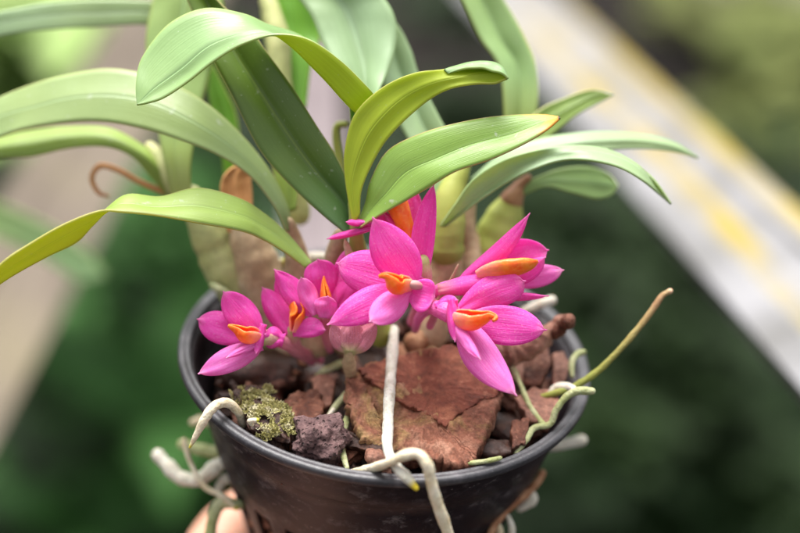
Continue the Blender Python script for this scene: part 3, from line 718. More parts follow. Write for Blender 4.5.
CN([(186, 205, 3.0, 9), (172, 178, 3.1, 11), (160, 158, 3.2, 9), (150, 146, 3.3, 5)], 'stemPale', 'stem')
CN([(165, 192, 3.3, 3.2), (140, 182, 3.3, 3), (118, 170, 3.3, 3), (100, 166, 3.4, 3), (92, 178, 3.4, 2.6), (98, 192, 3.4, 2.4), (108, 196, 3.5, 1.5)], 'sheathOr', 'dry_stalk', 'curled dry brown stalk')
# dry wispy bracts at the flower bases
for pts in ([(440, 300, .7, 6), (448, 287, .7, 4), (458, 265, .6, 1.2)], [(352, 262, .9, 5), (347, 247, .8, 4), (345, 240, .8, 1)], [(300, 335, 1.5, 6), (294, 325, 1.4, 5)]):
    tube(pts, M['sheath'], orchid, name='bract', flat=.4, bump=.15)

# ------------------------------------------------------------------ flowers (each a part; its pieces sub-parts)
def flower(px, py, z, label):
    e = bpy.data.objects.new('flower', None); COL.objects.link(e); e.empty_display_size = .005
    e.parent = orchid; e['label'] = label
    return e
def PT(f, b, t, wl, wr, z=(0, 0), m='petal', **kw): return petal(b, t, wl, wr, M[m], f, z=z, **kw)
def lip(f, pts, flat=.8, op=(0, -1, -1), close=.3):
    """orange lip: a folded boat-shaped blade, nearly closed at its base and open towards op (screen dx, dy, depth)"""
    rows = [(P(p[0], p[1], p[2]), pw(p[3], p[2])) for p in pts]
    od = (P(400+op[0]*10, 266+op[1]*10, op[2]*.2)-P(400, 266, 0)).normalized()
    s = spline(rows, 9); n = len(s); seg = 22; verts = []; uvs = []
    for i, (c, r) in enumerate(s):
        t = i/(n-1)
        tg = (s[min(n-1, i+1)][0]-s[max(0, i-1)][0]).normalized()
        ref = (od-od.dot(tg)*tg).normalized(); bi = tg.cross(ref)
        gap = math.pi*(.06+close*math.sin(math.pi*min(1, t*1.05))**.8)
        for k in range(seg+1):
            a = gap+(2*math.pi-2*gap)*k/seg
            rim = 1+.07*abs(2*k/seg-1)**6
            q = r*rim*(1+.05*noise.noise(c*700+Vector((k*.3, 0, 0))))
            verts.append(c+ref*math.cos(a)*q+bi*math.sin(a)*q*flat); uvs.append((k/seg, t))
    w = seg+1
    faces = [(i*w+k, i*w+k+1, (i+1)*w+k+1, (i+1)*w+k) for i in range(n-1) for k in range(seg)]
    o = mesh_obj('lip', verts, faces, M['lip'], f, uvs)
    sm = o.modifiers.new('thick', 'SOLIDIFY'); sm.thickness = .00035; sm.offset = -1
    return o
# main flower
f = flower(0, 0, 0, 'largest open flower at the centre, facing left')
PT(f, (417, 283), (372.5, 217), 22, 23, (.10, -.35), zm=-.10, bend=3, cup=.16, name='sepal', wide=.50, blunt=.62, n=24)
PT(f, (414, 286), (336, 263), 25, 21, (.15, .15), cup=.14, tilt=.05, wide=.7, blunt=.50, n=24, bend=-2)
PT(f, (412, 290), (327, 325), 18, 17, (.0, -.45), cup=.12, name='sepal', wide=.5, blunt=.6, n=24, bend=-3)
PT(f, (410, 290), (369, 322), 16, 14, (-.15, -.75), cup=.12, m='petalPale', wide=.6, blunt=.45)
PT(f, (406, 288), (435, 297), 15, 19, (-.10, -.35), cup=-.12, wide=.75, blunt=.35, base_w=.7)
lip(f, close=.07, pts=[(411, 287, -.20, 5), (405, 285, -.35, 9), (397, 285, -.5, 10.5), (392, 280, -.6, 8), (386, 276, -.65, 4.5), (379, 276.5, -.62, 2)])
tube([(421, 286, -.2, 3.5), (415, 285, -.32, 4.8), (410, 284, -.40, 4)], M['column'], f, name='column', bump=.05)
tube([(418, 292, .1, 8), (428, 300, .4, 7), (436, 310, .9, 4), (430, 326, 1.6, 4)], M['bud'], f, name='pedicel', bump=.06)
# closed bud below it
b = bpy.data.objects.new('flower_bud', None); COL.objects.link(b); b.parent = orchid; b['label'] = 'pink and green bud hanging under the central flower'
for (bs, tp, wl, wr, zz) in (((350, 352), (333, 322), 12, 9, (.5, .3)), ((350, 352), (352, 318), 13, 13, (.4, .15)), ((350, 352), (376, 322), 9, 12, (.5, .3)), ((350, 351), (362, 320), 11, 11, (.62, .5)), ((350, 351), (342, 320), 11, 11, (.62, .5))):
    petal(bs, tp, wl, wr, M['bud'], b, z=zz, cup=.30, wide=.35, blunt=.5, base_w=.5)
tube([(350, 350, .55, 5), (349, 362, .9, 6), (352, 378, 1.6, 6), (358, 392, 2.6, 6)], M['sheath'], b, name='pedicel', bump=.15)
# lower right flower
f = flower(0, 0, 0, 'lower right flower, its long lower petal hanging over the bark slab')
PT(f, (455, 312), (526, 281), 15, 19, (.15, .05), cup=.15, wide=.72, blunt=.36, n=24, name='sepal', bend=5)
PT(f, (458, 320), (547, 330), 20, 20, (.10, -.10), cup=.10, wide=.70, blunt=.50, n=24, m='petalBase')
PT(f, (460, 320), (517, 396), 18, 18, (.0, -.60), cup=.12, wide=.42, blunt=.60, n=24, bend=-5, name='sepal', m='petalPale')
PT(f, (455, 322), (481, 360), 6, 6, (-.25, -.80), cup=.15, wide=.4, blunt=.6, m='petalPale', bend=-2)
PT(f, (451, 298), (455, 342), 6, 6, (-.25, -.35), cup=.2, wide=.5, blunt=.5, base_w=.6)
lip(f, close=.07, pts=[(456, 318, -.15, 8), (463, 319.5, -.28, 11), (472, 320.5, -.38, 11.5), (482, 318, -.45, 8.5), (490, 315.5, -.5, 5), (496, 318, -.62, 3), (493, 321, -.68, 2)])
tube([(458, 318, .0, 7), (449, 312, .1, 11), (440, 309, .3, 9), (430, 308, .6, 6), (420, 316, 1.2, 5), (415, 330, 2, 4)], M['pedicel'], f, name='pedicel', bump=.08)
PT(f, (436, 308), (458, 300), 8, 12, (.1, -.1), cup=.3, wide=.6, blunt=.4, base_w=.6)
# side-on flower at right
f = flower(0, 0, 0, 'rightmost flower seen from the side with one long sepal pointing up')
PT(f, (458, 284), (530, 213), 9, 10, (.55, .25), cup=.2, bend=-6, wide=.25, blunt=.55, name='sepal', n=24, base_w=.5)
PT(f, (480, 276), (549, 250), 16, 15, (.9, .75), cup=-.15, wide=.65, blunt=.40, n=22, bend=6)
PT(f, (490, 280), (564, 270), 9, 14, (1.0, .9), cup=.1, wide=.78, blunt=.45, m='petalPale', n=22)
PT(f, (480, 284), (546, 257), 4, 17, (.35, .35), cup=.2, wide=.65, blunt=.40, n=22)
PT(f, (450, 288), (549, 296), 3, 6, (.45, .5), cup=.1, wide=.75, blunt=.5, name='sepal', bend=-2)
PT(f, (438, 290), (508, 280), 10, 9, (.32, .12), cup=.25, wide=.35, blunt=.5, m='petalBase', base_w=.6)
lip(f, close=.0, op=(0, 1, 1), pts=[(478, 275, .3, 6), (490, 270.5, .2, 9), (504, 268, .14, 10.5), (518, 266.5, .12, 10.5), (530, 264, .14, 7.5), (538, 261, .15, 2)], flat=.6)
tube([(472, 281, .5, 6.5), (460, 284, .5, 6.5), (450, 286, .5, 6), (440, 289, .6, 5.5), (433, 296, .9, 5), (428, 312, 1.5, 4)], M['pedicel'], f, name='pedicel', bump=.06)
# upright flower behind the main one
f = flower(0, 0, 0, 'upright flower tucked under the orange-tipped leaf')
PT(f, (423, 278), (434, 183), 14, 9, (.6, .3), cup=-.15, wide=.30, blunt=.55, name='sepal', n=24, base_w=.6, bend=2)
PT(f, (420, 276), (412, 184), 16, 12, (.95, .95), cup=.15, wide=.5, blunt=.5, m='petalDeep', n=22)
PT(f, (418, 272), (374, 206), 12, 12, (.95, .75), cup=.15, wide=.5, blunt=.5, m='petalDeep', n=22)
PT(f, (422, 268), (384, 214), 4, 7, (.75, .60), cup=.2, wide=.5, blunt=.5, m='petal', n=22)
lip(f, close=.0, op=(0, 1, 1), flat=.75, pts=[(418, 266, .60, 4), (413, 248, .58, 7), (407, 230, .58, 10), (401, 214, .60, 13), (395, 199, .68, 15), (390, 188, .8, 12)])
PT(f, (374, 224), (346, 222), 3.5, 3.5, (.45, .35), cup=.3, wide=.5, blunt=.4, name='sepal', base_w=.8)
PT(f, (380, 226), (327, 239), 3.2, 3.2, (.5, .5), cup=.3, wide=.5, blunt=.4, name='sepal', base_w=.8)
tube([(423, 262, .55, 8), (424, 280, .7, 8), (420, 300, 1.2, 6), (412, 322, 2.0, 5)], M['bud'], f, name='pedicel', bump=.06)
# pair at centre left
f = flower(0, 0, 0, 'flower with a pale inner petal, second from the left')
PT(f, (291, 336), (262, 287), 11, 14, (1.1, .9), cup=.18, wide=.55, blunt=.55, n=22, base_w=.4)
PT(f, (300, 334), (278, 272), 12, 14, (1.3, 1.0), cup=.1, wide=.6, blunt=.5, m='petalDeep', n=22)
PT(f, (313, 316), (274, 269), 12, 13, (.75, .65), cup=.16, wide=.5, blunt=.6, n=22, name='sepal')
PT(f, (315, 315), (301, 277), 9, 10, (.6, .4), cup=.2, wide=.5, blunt=.42, m='petalPale')
PT(f, (293, 335), (326, 330), 15, 5, (.9, .6), cup=.1, wide=.7, blunt=.42, name='sepal', base_w=.4)
lip(f, close=.10, pts=[(294, 331, .95, 6), (296, 322, .9, 9), (298, 312, .85, 11), (294, 304, .85, 8), (290, 299, .85, 4)], flat=.7)
tube([(293, 330, 1.1, 6), (293, 340, 1.3, 7), (300, 350, 2.0, 5), (320, 360, 3, 4)], M['bud'], f, name='pedicel', bump=.06)
f = flower(0, 0, 0, 'flower with an upright pointed orange lip beside the largest flower')
PT(f, (326, 302), (318, 259), 17, 17, (1.0, .7), cup=.15, wide=.7, blunt=.36, n=22, name='sepal', base_w=.4)
PT(f, (336, 308), (347, 247), 17, 10, (1.0, .8), cup=.12, wide=.45, blunt=.6, m='petalDeep', n=22, bend=-6)
PT(f, (337, 306), (356, 276), 10, 14, (.9, .8), cup=.12, wide=.5, blunt=.5, n=22)
PT(f, (325, 318), (328, 296), 14, 11, (.6, .35), cup=.18, wide=.45, blunt=.42, m='petalPale', base_w=.5)
lip(f, close=.04, pts=[(326, 308, .75, 7), (326, 299, .68, 9.5), (325, 290, .62, 7.5), (324, 282, .58, 4), (324, 276, .56, 1.2)], flat=.6)
tube([(326, 308, .8, 7), (325, 318, .9, 6), (325, 332, 1.3, 5), (330, 350, 2.4, 4)], M['bud'], f, name='pedicel', bump=.06)
# leftmost flower
f = flower(0, 0, 0, 'leftmost flower, lying close to the pot rim')
PT(f, (262, 334), (223, 291), 16, 16, (.7, .45), cup=.15, wide=.55, blunt=.50, n=22, name='sepal', bend=2)
PT(f, (256, 338), (197, 319), 17, 15, (.75, .65), cup=.12, wide=.68, blunt=.42, n=22)
PT(f, (262, 346), (198, 374), 12, 13, (.55, .25), cup=.14, wide=.5, blunt=.55, n=22, name='sepal', m='petalPale')
PT(f, (262, 342), (226, 358), 3, 4, (.45, .15), cup=.1, wide=.5, blunt=.5, m='petalPale')
PT(f, (264, 324), (256, 354), 5, 6, (.4, .35), cup=.2, wide=.6, blunt=.5, base_w=.6)
PT(f, (284, 340), (264, 334), 12, 10, (.65, .45), cup=.2, wide=.6, blunt=.4, base_w=.7, m='petal')
lip(f, close=.08, pts=[(260, 338, .5, 5), (253, 336, .42, 9.5), (245, 334.5, .36, 9.5), (238, 330, .32, 6), (232, 327, .28, 3.5), (228, 325.5, .26, 1.5)])
tube([(262, 338, .6, 8), (272, 338, .7, 8), (284, 343, 1.0, 6.5), (296, 352, 1.8, 5), (312, 362, 2.9, 4)], M['bud'], f, name='pedicel', bump=.06)

# ------------------------------------------------------------------ roots
def RT(pts, m='root', label=None, **kw): return tube(pts, M[m], orchid, name='root', label=label, rs=kw.pop('rs', .86), bump=.14, **kw)
RT([(243, 424, .7, 5), (238, 412, .45, 5.5), (228, 403, .25, 6), (216, 405, -.0, 6), (207, 415, -.15, 5.5), (199, 430, -.1, 4.3), (190, 447, .0, 1.8)], 'rootCream', 'cream root bent over the left rim')
RT([(394, 330, 2.2, 6.0), (393, 345, 1.65, 6.3), (391, 372, 1.2, 6.3), (389, 400, .5, 6.6), (388, 428, -.1, 6.5), (388, 450, -.75, 6.3), (396, 466, -1.25, 6.4), (406, 477, -1.42, 6.2), (416, 488, -1.42, 3.6)], 'rootYel', 'straight white root running down over the bark slab to a yellow tip')
RT([(345, 474, -.1, 4), (372, 468, -.7, 5.0), (390, 462, -1.35, 5.6), (405, 455, -1.55, 6.2), (418, 454, -1.6, 6.5), (427, 464, -1.6, 6.8), (431, 480, -1.5, 6.8), (437, 502, -1.3, 6.8), (447, 530, -1.0, 6.8), (460, 570, -.6, 6)], 'rootCream', 'thick cream root hooking over the front rim and hanging down')
RT([(530, 400, 1.8, 4), (552, 394, 1.5, 5), (575, 386, 1.5, 5), (598, 371, 1.4, 5), (622, 347, 1.3, 4.6), (641, 325, 1.3, 4.4), (655, 306, 1.3, 4.4), (662, 296, 1.3, 3.8), (670, 291, 1.3, 4.2)], 'rootLong', rs=.72, label='long thin root reaching out past the right rim, green turning brown')
RT([(592, 391, .9, 4.5), (578, 391, .9, 4.6), (566, 397, .9, 4.5), (556, 410, .9, 4.3), (550, 424, .9, 4), (534, 428, .9, 4), (526, 440, .7, 4), (516, 453, .5, 3.5)], 'rootGreen', 'forked greenish root curling inside the right rim')
RT([(513, 368, 1.8, 3), (521, 386, 1.6, 3), (530, 406, 1.3, 3.2), (543, 424, .95, 3.4)], 'rootGreen')
RT([(548, 398, 1.6, 4), (556, 388, 1.6, 5), (568, 387, 1.5, 5), (574, 390, 1.4, 4.5)], 'root')
RT([(572, 376, 2.0, 3), (572, 362, 2.2, 4), (578, 354, 2.3, 4.3), (584, 352, 2.3, 3)], 'rootGreen')
RT([(522, 312, 3.0, 5), (538, 305, 3.0, 5.5), (552, 300, 3.1, 5.5)], 'root', 'short pale root lying on the back right rim')
RT([(300, 260, 3.2, 6), (320, 257, 3.1, 6.5), (345, 261, 3.0, 6)], 'root')
RT([(256, 266, 3.1, 5), (268, 263, 3.0, 5.5), (283, 262, 3.0, 5)], 'rootCream')
RT([(212, 285, 2.8, 4), (220, 290, 2.7, 5), (232, 297, 2.7, 4)], 'rootGreen')
RT([(325, 424, .9, 4), (333, 410, 1.2, 4), (343, 398, 1.5, 4.2), (352, 388, 1.8, 4)], 'rootGreen', 'pale green root slanting beside the slab')
RT([(347, 468, -.1, 3.5), (342, 450, .3, 4), (343, 432, .7, 4.4), (348, 415, 1.1, 4)], 'rootGreen')
RT([(318, 376, 2.3, 4), (330, 368, 2.2, 4.6), (345, 362, 2.3, 4.5)], 'rootGreen')
RT([(326, 420, .9, 3), (333, 410, 1.0, 3)], 'root')
RT([(470, 463, -.3, 3), (486, 461, -.3, 3.2), (500, 458, -.2, 3)], 'rootGreen')
RT([(252, 425, .0, 2.5), (250, 421, -.1, 3.2), (257, 420, -.1, 3)], 'rootCream')
RT([(415, 345, 2.4, 13), (432, 330, 2.6, 12), (445, 320, 2.8, 8)], 'rootBrown')
# roots out of the pot wall at the left, blurred
RT([(240, 458, 3.0, 7), (220, 464, 3.1, 8), (200, 479, 3.2, 8), (182, 478, 3.3, 8.5), (168, 466, 3.4, 8.5), (158, 455, 3.5, 8)], 'root', 'thick white root bent in a V outside the left wall')
RT([(235, 455, 3.4, 7), (215, 452, 3.5, 7.5), (195, 448, 3.6, 7), (182, 444, 3.7, 6)], 'rootGreen')
RT([(184, 440, 2.8, 3), (190, 462, 2.8, 3.2), (204, 486, 2.8, 3.3), (222, 496, 2.8, 3.3), (236, 508, 2.8, 3)], 'rootCream', 'thin tan root slanting across the white roots')
RT([(193, 422, 4.2, 5), (203, 420, 4.2, 5.5), (212, 424, 4.0, 5)], 'rootCream')
RT([(236, 478, 3.4, 6), (224, 480, 3.4, 6), (219, 488, 3.4, 5)], 'root')
RT([(240, 505, 3.0, 6), (222, 503, 3.0, 8), (214, 515, 3.0, 8), (210, 535, 3.0, 7)], 'rootGreen')
# roots on the right wall
RT([(545, 447, 3.6, 6), (565, 444, 3.6, 7), (582, 440, 3.6, 6.5)], 'root', 'pale root stub behind the right wall')
RT([(542, 473, 2.8, 5), (535, 485, 2.6, 5), (518, 500, 2.4, 4.6), (503, 514, 2.2, 4.6), (492, 530, 2.0, 4.6), (484, 560, 1.8, 5)], 'rootBrown', 'brown root running down the right wall')
RT([(520, 508, 2.9, 5), (532, 500, 2.7, 6.5), (530, 492, 2.7, 5)], 'root')
RT([(508, 516, 2.3, 3), (512, 528, 2.3, 3.5), (510, 545, 2.3, 4)], 'root')
RT([(496, 520, 2.2, 3.5), (500, 532, 2.2, 4), (498, 550, 2.2, 4)], 'rootCream')

# ================================================================== THE HAND
def hand():
    bones = {}
    verts = []; edges = []; rads = []
    def add(p, r, parent=None):
        verts.append(p); rads.append(r)
        if parent is not None: edges.append((parent, len(verts)-1))
        return len(verts)-1
    ax = lambda a, r, h: Vector((math.cos(rad(a))*r, math.sin(rad(a))*r, h))*.01
    palm = add(ax(235, 4.2, -8.3), .017)
    wrist = add(ax(240, 8.0, -9.3), .021, palm)
    arm = add(ax(242, 15.0, -11.0), .026, wrist)
    arm2 = add(ax(243, 25.0, -13.0), .031, arm)
    pl = add(ax(205, 4.3, -7.6), .016, palm)
    # four fingers wrap round the left side of the pot to its back
    for (h0, rr, dl) in ((-6.5, .0080, 0), (-7.9, .0082, 3), (-9.2, .0078, 0), (-10.6, .0070, -6)):
        rp = 2.62 if h0 > -6 else 2.6
        k = add(ax(200, rp+1.25, h0-.3), rr*1.15, pl)
        k = add(ax(180+dl, rp+1.1, h0), rr*1.05, k)
        k = add(ax(160+dl, rp+.98, h0), rr*1.05, k)
        k = add(ax(132+dl, rp+.88, h0+.05), rr*.98, k)
        k = add(ax(112+dl, rp+.80, h0+.05), rr*.92, k)
        k = add(ax(98+dl, rp+.72, h0+.05), rr*.75, k)
    k = add(ax(262, 4.3, -8.2), .0135, palm)
    k = add(ax(285, 3.9, -7.3), .0105, k)
    k = add(ax(306, 3.45, -6.6), .0095, k)
    k = add(ax(322, 3.2, -6.2), .0080, k)
    me = bpy.data.meshes.new('person'); me.from_pydata([tuple(v) for v in verts], edges, []); me.update()
    me.materials.append(M['skin'])
    o = bpy.data.objects.new('person', me); COL.objects.link(o)
    md = o.modifiers.new('skin', 'SKIN'); md.use_smooth_shade = True
    sv = me.skin_vertices[0].data
    for i, r in enumerate(rads): sv[i].radius = (r, r); sv[i].use_root = (i == 0)
    ss = o.modifiers.new('sub', 'SUBSURF'); ss.levels = 2; ss.render_levels = 2
    return tag(o, 'light-skinned hand gripping the pot from below, one finger edge showing', 'person')
hand()

# ================================================================== BACKGROUND
GZ = -.72
def GB(px, py, h=GZ): return G(px, py, h*100)
gm = NT('garden_soil')
c = gm.ramp(gm.noise(5, 6), [(.3, (.004, .004, .003)), (.55, (.010, .008, .007)), (.8, (.028, .020, .016))])
M['soil'] = gm.done(gm.bsdf(c, .95, gm.noise(60, 5), .8, .01, Specular_IOR_Level=.1))
g = mesh_obj('ground', [(-40, -10, GZ), (40, -10, GZ), (40, 80, GZ), (-40, 80, GZ)], [(0, 1, 2, 3)], M['soil'], smooth=False); tag(g, kind='structure')
pm = NT('gravel_path')
c = pm.ramp(pm.noise(4, 5), [(.3, (.060, .052, .042)), (.55, (.115, .102, .086)), (.8, (.17, .155, .13))])
c = pm.mixc(pm.ramp(pm.noise(2.2, 2), [(.52, (0, 0, 0)), (.66, (.7, .7, .7))]), c, (.08, .09, .025))
M['path'] = pm.done(pm.bsdf(c, .95, pm.noise(90, 5), .8, .01))
# the path runs across behind the planting on the right
a = GB(560, -60); b = GB(840, 170)
def flatp(p, dz): return (p.x, p.y, GZ+dz)
pth = mesh_obj('path', [flatp(a, .004), flatp(b+Vector((.8, .2, 0)), .004), flatp(b+Vector((2.5, 3.0, 0)), .004), flatp(a+Vector((-.2, 3.2, 0)), .004)], [(0, 1, 2, 3)], M['path'], smooth=False); tag(pth, kind='structure')

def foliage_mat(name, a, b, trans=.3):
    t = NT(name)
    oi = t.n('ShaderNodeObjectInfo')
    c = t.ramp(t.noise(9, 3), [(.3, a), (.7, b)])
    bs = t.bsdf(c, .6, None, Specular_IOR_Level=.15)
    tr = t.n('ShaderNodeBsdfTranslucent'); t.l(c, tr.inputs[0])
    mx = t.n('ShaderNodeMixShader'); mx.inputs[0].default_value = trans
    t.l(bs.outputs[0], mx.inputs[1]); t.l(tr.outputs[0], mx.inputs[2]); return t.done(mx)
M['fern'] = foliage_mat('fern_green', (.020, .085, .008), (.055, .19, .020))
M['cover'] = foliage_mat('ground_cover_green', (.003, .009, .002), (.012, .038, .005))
M['lightleaf'] = foliage_mat('light_leaf_green', (.22, .36, .09), (.36, .46, .18))
M['yelleaf'] = foliage_mat('yellow_green_leaf', (.10, .125, .03), (.17, .19, .055))

def leafcluster(name, spots, n, size, mat, seed, spread, h, label, cat, kind=None):
    r = random.Random(seed); vs = []; fs = []
    for (c, w) in spots:
        for i in range(int(n*w)):
            q_ = Vector((r.gauss(0, 1), r.gauss(0, 1), abs(r.gauss(0, 1))))
            if kind is None and q_.length > 1.25: q_ = q_.normalized()*r.uniform(.2, 1.25)
            p = c+Vector((q_.x*spread*w, q_.y*spread*w, q_.z*h))
            d = Vector((r.gauss(0, 1), r.gauss(0, 1), r.uniform(.0, 1.0))).normalized()*size*r.uniform(.6, 1.3)
            s = d.cross(Vector((0, 0, 1))).normalized()*size*.28; dn = Vector((0, 0, -size*.25))
            k = len(vs); vs += [p, p+d*.4+s, p+d*.8+s*.7+dn*.5, p+d+dn, p+d*.8-s*.7+dn*.5, p+d*.4-s]; fs.append(tuple(range(k, k+6)))
    o = mesh_obj(name, vs, fs, mat, smooth=False)
    return tag(o, label, cat, kind=kind)
rr_ = random.Random(44)
spots = []
for i in range(60):
    px = rr_.uniform(-60, 860); py = rr_.uniform(215, 600)
    spots.append((GB(px, py, GZ+.005), rr_.uniform(.3, .8)))
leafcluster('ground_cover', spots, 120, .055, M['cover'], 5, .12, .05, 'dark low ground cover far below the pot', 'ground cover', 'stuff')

def fern(c, n, L, seed, mat, label, lean=(0, 0), name='fern', group=None):
    e = empty(name, label, 'fern', c, group)
    r = random.Random(seed)
    for i in range(n):
        a = 2*math.pi*i/n+r.uniform(-.3, .3); le = L*r.uniform(.75, 1.15)
        vs = []; fs = []
        d = Vector((math.cos(a)+lean[0], math.sin(a)+lean[1], 0)).normalized()
        pts = []
        for k in range(23):
            t = k/22
            pts.append(d*le*t*.85 + up(le*(.95*t-.75*t*t)))
        side = d.cross(up()).normalized()
        for k in range(1, 22):
            t = k/22; w = le*.20*math.sin(math.pi*min(1, t*1.02)**.7)+.004
            tg = (pts[k+1]-pts[k-1]).normalized()
            for s in (-1, 1):
                p = pts[k]; dd = (side*s+tg*.35-up(.2)).normalized()*w
                hw = tg*le*.018
                q = len(vs); vs += [p-hw, p+dd*.5-hw*1.1, p+dd, p+dd*.5+hw*1.1, p+hw]; fs.append((q, q+1, q+2, q+3, q+4))
        for k in range(22):
            p, p2 = pts[k], pts[k+1]; w = side*.0022
            q = len(vs); vs += [p-w, p+w, p2+w, p2-w]; fs.append((q, q+1, q+2, q+3))
        o = mesh_obj('frond', vs, fs, mat, e, smooth=False)
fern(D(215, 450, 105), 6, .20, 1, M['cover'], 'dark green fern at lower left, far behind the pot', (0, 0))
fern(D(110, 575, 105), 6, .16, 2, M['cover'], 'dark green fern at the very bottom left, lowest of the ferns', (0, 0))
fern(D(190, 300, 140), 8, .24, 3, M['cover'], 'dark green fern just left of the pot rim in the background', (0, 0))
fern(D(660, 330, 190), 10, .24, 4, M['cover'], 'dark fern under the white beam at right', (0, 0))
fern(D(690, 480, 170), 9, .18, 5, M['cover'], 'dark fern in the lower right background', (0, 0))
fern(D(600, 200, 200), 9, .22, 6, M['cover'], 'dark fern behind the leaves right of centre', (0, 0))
for (px, py, d_, n, sz, m, lab_) in ((10, 85, 95, 60, .07, 'lightleaf', 'pale green leafy plant at the upper left edge'), (40, 110, 110, 50, .06, 'lightleaf', 'pale green plant behind the long leaf at left'),
                              (770, 50, 230, 70, .10, 'yelleaf', 'yellow-green weed tuft by the path at upper right'), (810, 140, 220, 60, .09, 'yelleaf', 'yellow-green weed tuft at the right edge of the path')):
    c = D(px, py, d_)
    leafcluster('leafy_plant', [(c, 1)], n, sz, M[m], int(px), .05 if d_ < 150 else .13, .05, lab_, 'plant')
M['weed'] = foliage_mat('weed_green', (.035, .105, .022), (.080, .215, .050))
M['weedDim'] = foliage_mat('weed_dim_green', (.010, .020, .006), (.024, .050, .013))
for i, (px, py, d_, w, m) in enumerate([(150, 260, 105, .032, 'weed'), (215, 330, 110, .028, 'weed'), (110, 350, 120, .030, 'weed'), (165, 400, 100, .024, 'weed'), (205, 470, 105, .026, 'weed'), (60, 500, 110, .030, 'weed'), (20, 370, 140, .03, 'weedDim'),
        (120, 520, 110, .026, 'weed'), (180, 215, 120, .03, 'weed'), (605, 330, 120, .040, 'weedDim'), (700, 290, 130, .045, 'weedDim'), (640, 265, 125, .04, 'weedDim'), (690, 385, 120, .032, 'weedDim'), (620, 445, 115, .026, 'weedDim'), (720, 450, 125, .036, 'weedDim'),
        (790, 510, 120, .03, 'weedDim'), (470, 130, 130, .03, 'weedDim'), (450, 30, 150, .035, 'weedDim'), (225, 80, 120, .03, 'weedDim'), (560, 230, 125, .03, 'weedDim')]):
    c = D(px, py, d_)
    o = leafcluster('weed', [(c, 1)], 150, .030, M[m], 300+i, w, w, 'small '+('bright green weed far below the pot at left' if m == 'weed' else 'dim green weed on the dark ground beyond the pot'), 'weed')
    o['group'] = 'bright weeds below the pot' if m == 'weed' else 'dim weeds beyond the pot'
# a broad leaf of another plant reaching in at left
nb = leaf([(-60, 190, -60, 200, -60, 215), (-20, 197, -22, 212, -25, 228), (20, 212, 15, 228, 10, 243), (60, 232, 54, 248, 48, 262), (92, 256, 86, 268, 78, 280), (106, 276)], [16, 16, 16, 16, 16, 16], [M['leafPale'], M['leafPale']], None, name='broad_leaf')
tag(nb, 'pale blurred leaf of a neighbouring plant crossing the left board', 'leaf')

M['fernBright'] = foliage_mat('fern_bright_green', (.018, .065, .012), (.05, .145, .028), .2)
fern(D(165, 430, 95), 4, .12, 21, M['fernBright'], 'bright green fern whose fronds show at lower left, nearest of the ferns')
fern(D(95, 545, 98), 4, .10, 22, M['fernBright'], 'bright green fern near the bottom left corner')
fern(D(150, 290, 115), 4, .12, 23, M['fernBright'], 'bright green fern between the tan board and the pot rim')
# ---- weathered boards
def beam(name, p0, p1, w, h, mat, label, upv=None, cat='board', bev=.004):
    d = (p1-p0).normalized(); upv = upv or Vector((0, 0, 1))
    s = d.cross(upv).normalized(); u2 = s.cross(d).normalized()
    bm = bmesh.new()
    L = (p1-p0).length
    nseg = 40
    prev = None
    prof_ = [(-w, -h), (w, -h), (w, h*.25), (w*.80, h*.25), (w*.80, 0), (-w*.45, 0), (-w*.45, h*.0+.0), (-w*.55, h), (-w, h)]
    prof_ = [(-w, -h), (w, -h), (w, h), (w*.55, h), (w*.45, h*.8), (-w*.35, h*.8), (-w*.45, h), (-w, h)]
    rings_ = []
    for i in range(nseg+1):
        c = p0+d*L*i/nseg
        rings_.append([bm.verts.new(c+s*x+u2*(y+.0015*noise.noise(Vector((i*.7, x*80, y*50))))) for x, y in prof_])
    for i in range(nseg):
        for k in range(len(prof_)):
            bm.faces.new((rings_[i][k], rings_[i][(k+1) % len(prof_)], rings_[i+1][(k+1) % len(prof_)], rings_[i+1][k]))
    bm.faces.new(rings_[0][::-1]); bm.faces.new(rings_[-1])
    bmesh.ops.recalc_face_normals(bm, faces=bm.faces)
    uvl = bm.loops.layers.uv.new('UVMap')
    for fc in bm.faces:
        for lp in fc.loops:
            q = lp.vert.co-p0
            lp[uvl].uv = (q.dot(s)/(2*w)+.5, q.dot(d))
    me = bpy.data.meshes.new(name); bm.to_mesh(me); bm.free(); me.materials.append(mat)
    o = bpy.data.objects.new(name, me); COL.objects.link(o)
    return tag(o, label, cat)
bmt = NT('white_beam_lichen'); u, v = bmt.uv()
cb = bmt.n('ShaderNodeCombineXYZ'); bmt.l(bmt.math('MULTIPLY', u, 2.0), cb.inputs[0]); bmt.l(bmt.math('MULTIPLY', v, 11.0), cb.inputs[1])
nn_ = bmt.n('ShaderNodeTexNoise'); nn_.inputs['Scale'].default_value = 1.0; nn_.inputs['Detail'].default_value = 4; bmt.l(cb.outputs[0], nn_.inputs['Vector'])
basec = bmt.ramp(bmt.noise(22, 5), [(.3, (.11, .108, .105)), (.55, (.185, .183, .19)), (.75, (.23, .228, .24))])
s1 = bmt.ramp(bmt.math('ABSOLUTE', bmt.math('SUBTRACT', u, .44)), [(.07, (1, 1, 1)), (.16, (0, 0, 0))])
s2 = bmt.ramp(u, [(.80, (0, 0, 0)), (.93, (1, 1, 1))])
am = bmt.ramp(nn_.outputs['Fac'], [(.38, (.1, .1, .1)), (.54, (1, 1, 1))])
st_ = bmt.mixc(1.0, bmt.mixc(1.0, bmt.mixc(1.0, s1, s2, 'ADD'), am, 'MULTIPLY'), bmt.ramp(v, [(.42, (1, 1, 1)), (.62, (.15, .15, .15))]), 'MULTIPLY')
basec = bmt.mixc(st_, basec, (.27, .20, .022))
M['beam'] = bmt.done(bmt.bsdf(basec, .7, bmt.noise(120, 5), .5, .002))
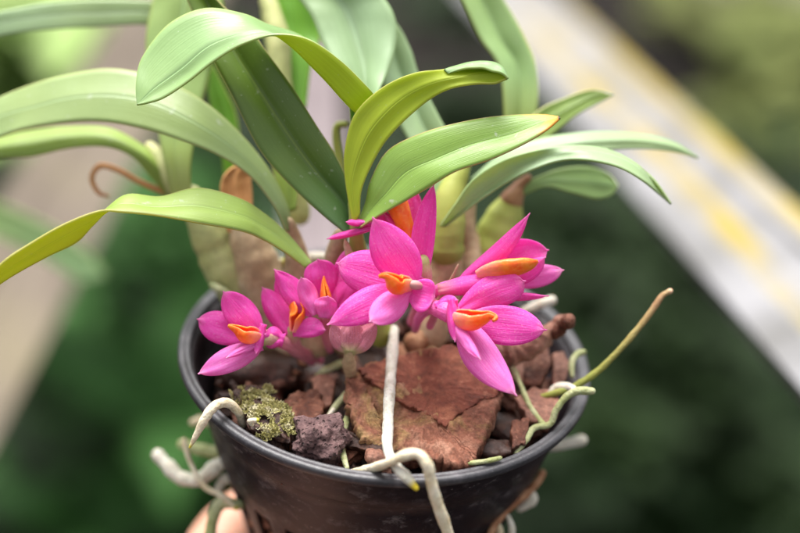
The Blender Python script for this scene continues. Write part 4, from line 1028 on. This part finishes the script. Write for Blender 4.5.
p_far = D(500, -10, 98); p_near = D(899, 400, 43.5)
ext = (p_near-p_far)
beam('beam', p_near+ext*.12, p_far-ext*.6, .0175, .007, M['beam'], 'weathered white beam with yellow lichen stripes running diagonally at right', upv=(CAM-D(660, 150, 60)).normalized()+Vector((-.25, 0, .5)), cat='beam')
M['board'] = blotch('weathered_tan_board', [(.3, (.085, .067, .052)), (.55, (.13, .105, .080)), (.75, (.17, .145, .085))], 10, .8, .5, .002, fine=100)
p_far = D(205, -60, 100); p_near = D(-52, 400, 62); ext = p_near-p_far
beam('board', p_near+ext*.1, p_far-ext*.3, .0205, .008, M['board'], 'blurred tan board slanting down the left edge', upv=(CAM-D(60, 200, 75)).normalized())
M['post'] = blotch('weathered_grey_post', [(.3, (.13, .105, .11)), (.55, (.17, .14, .145)), (.75, (.21, .18, .185))], 12, .8, .4, .002, fine=100)
beam('post', D(318, 380, 64), D(312, -90, 78), .011, .008, M['post'], 'pinkish grey upright post seen through the gap between the stems', upv=(CAM-D(300, 200, 70)).normalized(), cat='post')

# ================================================================== LIGHT, CAMERA
world = bpy.data.worlds.new('World'); scene.world = world; world.use_nodes = True
wt = world.node_tree; bg = wt.nodes['Background']
sky = wt.nodes.new('ShaderNodeTexSky'); sky.sky_type = 'NISHITA'; sky.sun_disc = False
EL, AZ = 68, -30            # sun high, behind and to the left of the plant
sky.sun_elevation = rad(EL); sky.sun_rotation = rad(AZ)
try: sky.dust_density = 4.0; sky.air_density = 1.0
except Exception: pass
hs = wt.nodes.new('ShaderNodeHueSaturation'); hs.inputs['Saturation'].default_value = .18      # thin white overcast
tn = wt.nodes.new('ShaderNodeMix'); tn.data_type = 'RGBA'; tn.blend_type = 'MULTIPLY'; tn.inputs[0].default_value = 1; tn.inputs[7].default_value = (1, .985, .965, 1)
wt.links.new(sky.outputs[0], hs.inputs['Color']); wt.links.new(hs.outputs[0], tn.inputs[6]); wt.links.new(tn.outputs[2], bg.inputs['Color']); bg.inputs['Strength'].default_value = .105
sd = bpy.data.lights.new('sun', 'SUN'); sd.energy = 2.7; sd.angle = rad(35); sd.color = (1, .975, .94)
so = bpy.data.objects.new('sun', sd); COL.objects.link(so)
dirs = Vector((math.sin(rad(AZ))*math.cos(rad(EL)), math.cos(rad(AZ))*math.cos(rad(EL)), math.sin(rad(EL))))
so.rotation_euler = dirs.to_track_quat('Z', 'Y').to_euler()

cd = bpy.data.cameras.new('camera'); co = bpy.data.objects.new('camera', cd); COL.objects.link(co)
cd.sensor_width = 36; cd.lens = 80; cd.clip_start = .01; cd.clip_end = 300
mw = W.to_4x4(); mw.translation = CAM
co.matrix_world = mw
cd.dof.use_dof = True; cd.dof.focus_distance = .361; cd.dof.aperture_fstop = 5.0; cd.dof.aperture_blades = 0
scene.camera = co
scene.view_settings.view_transform = 'Standard'; scene.view_settings.look = 'None'
scene.view_settings.gamma = 1; scene.view_settings.exposure = 1.56
scene.render.engine = 'CYCLES'
scene.render.resolution_x = 1024; scene.render.resolution_y = 682
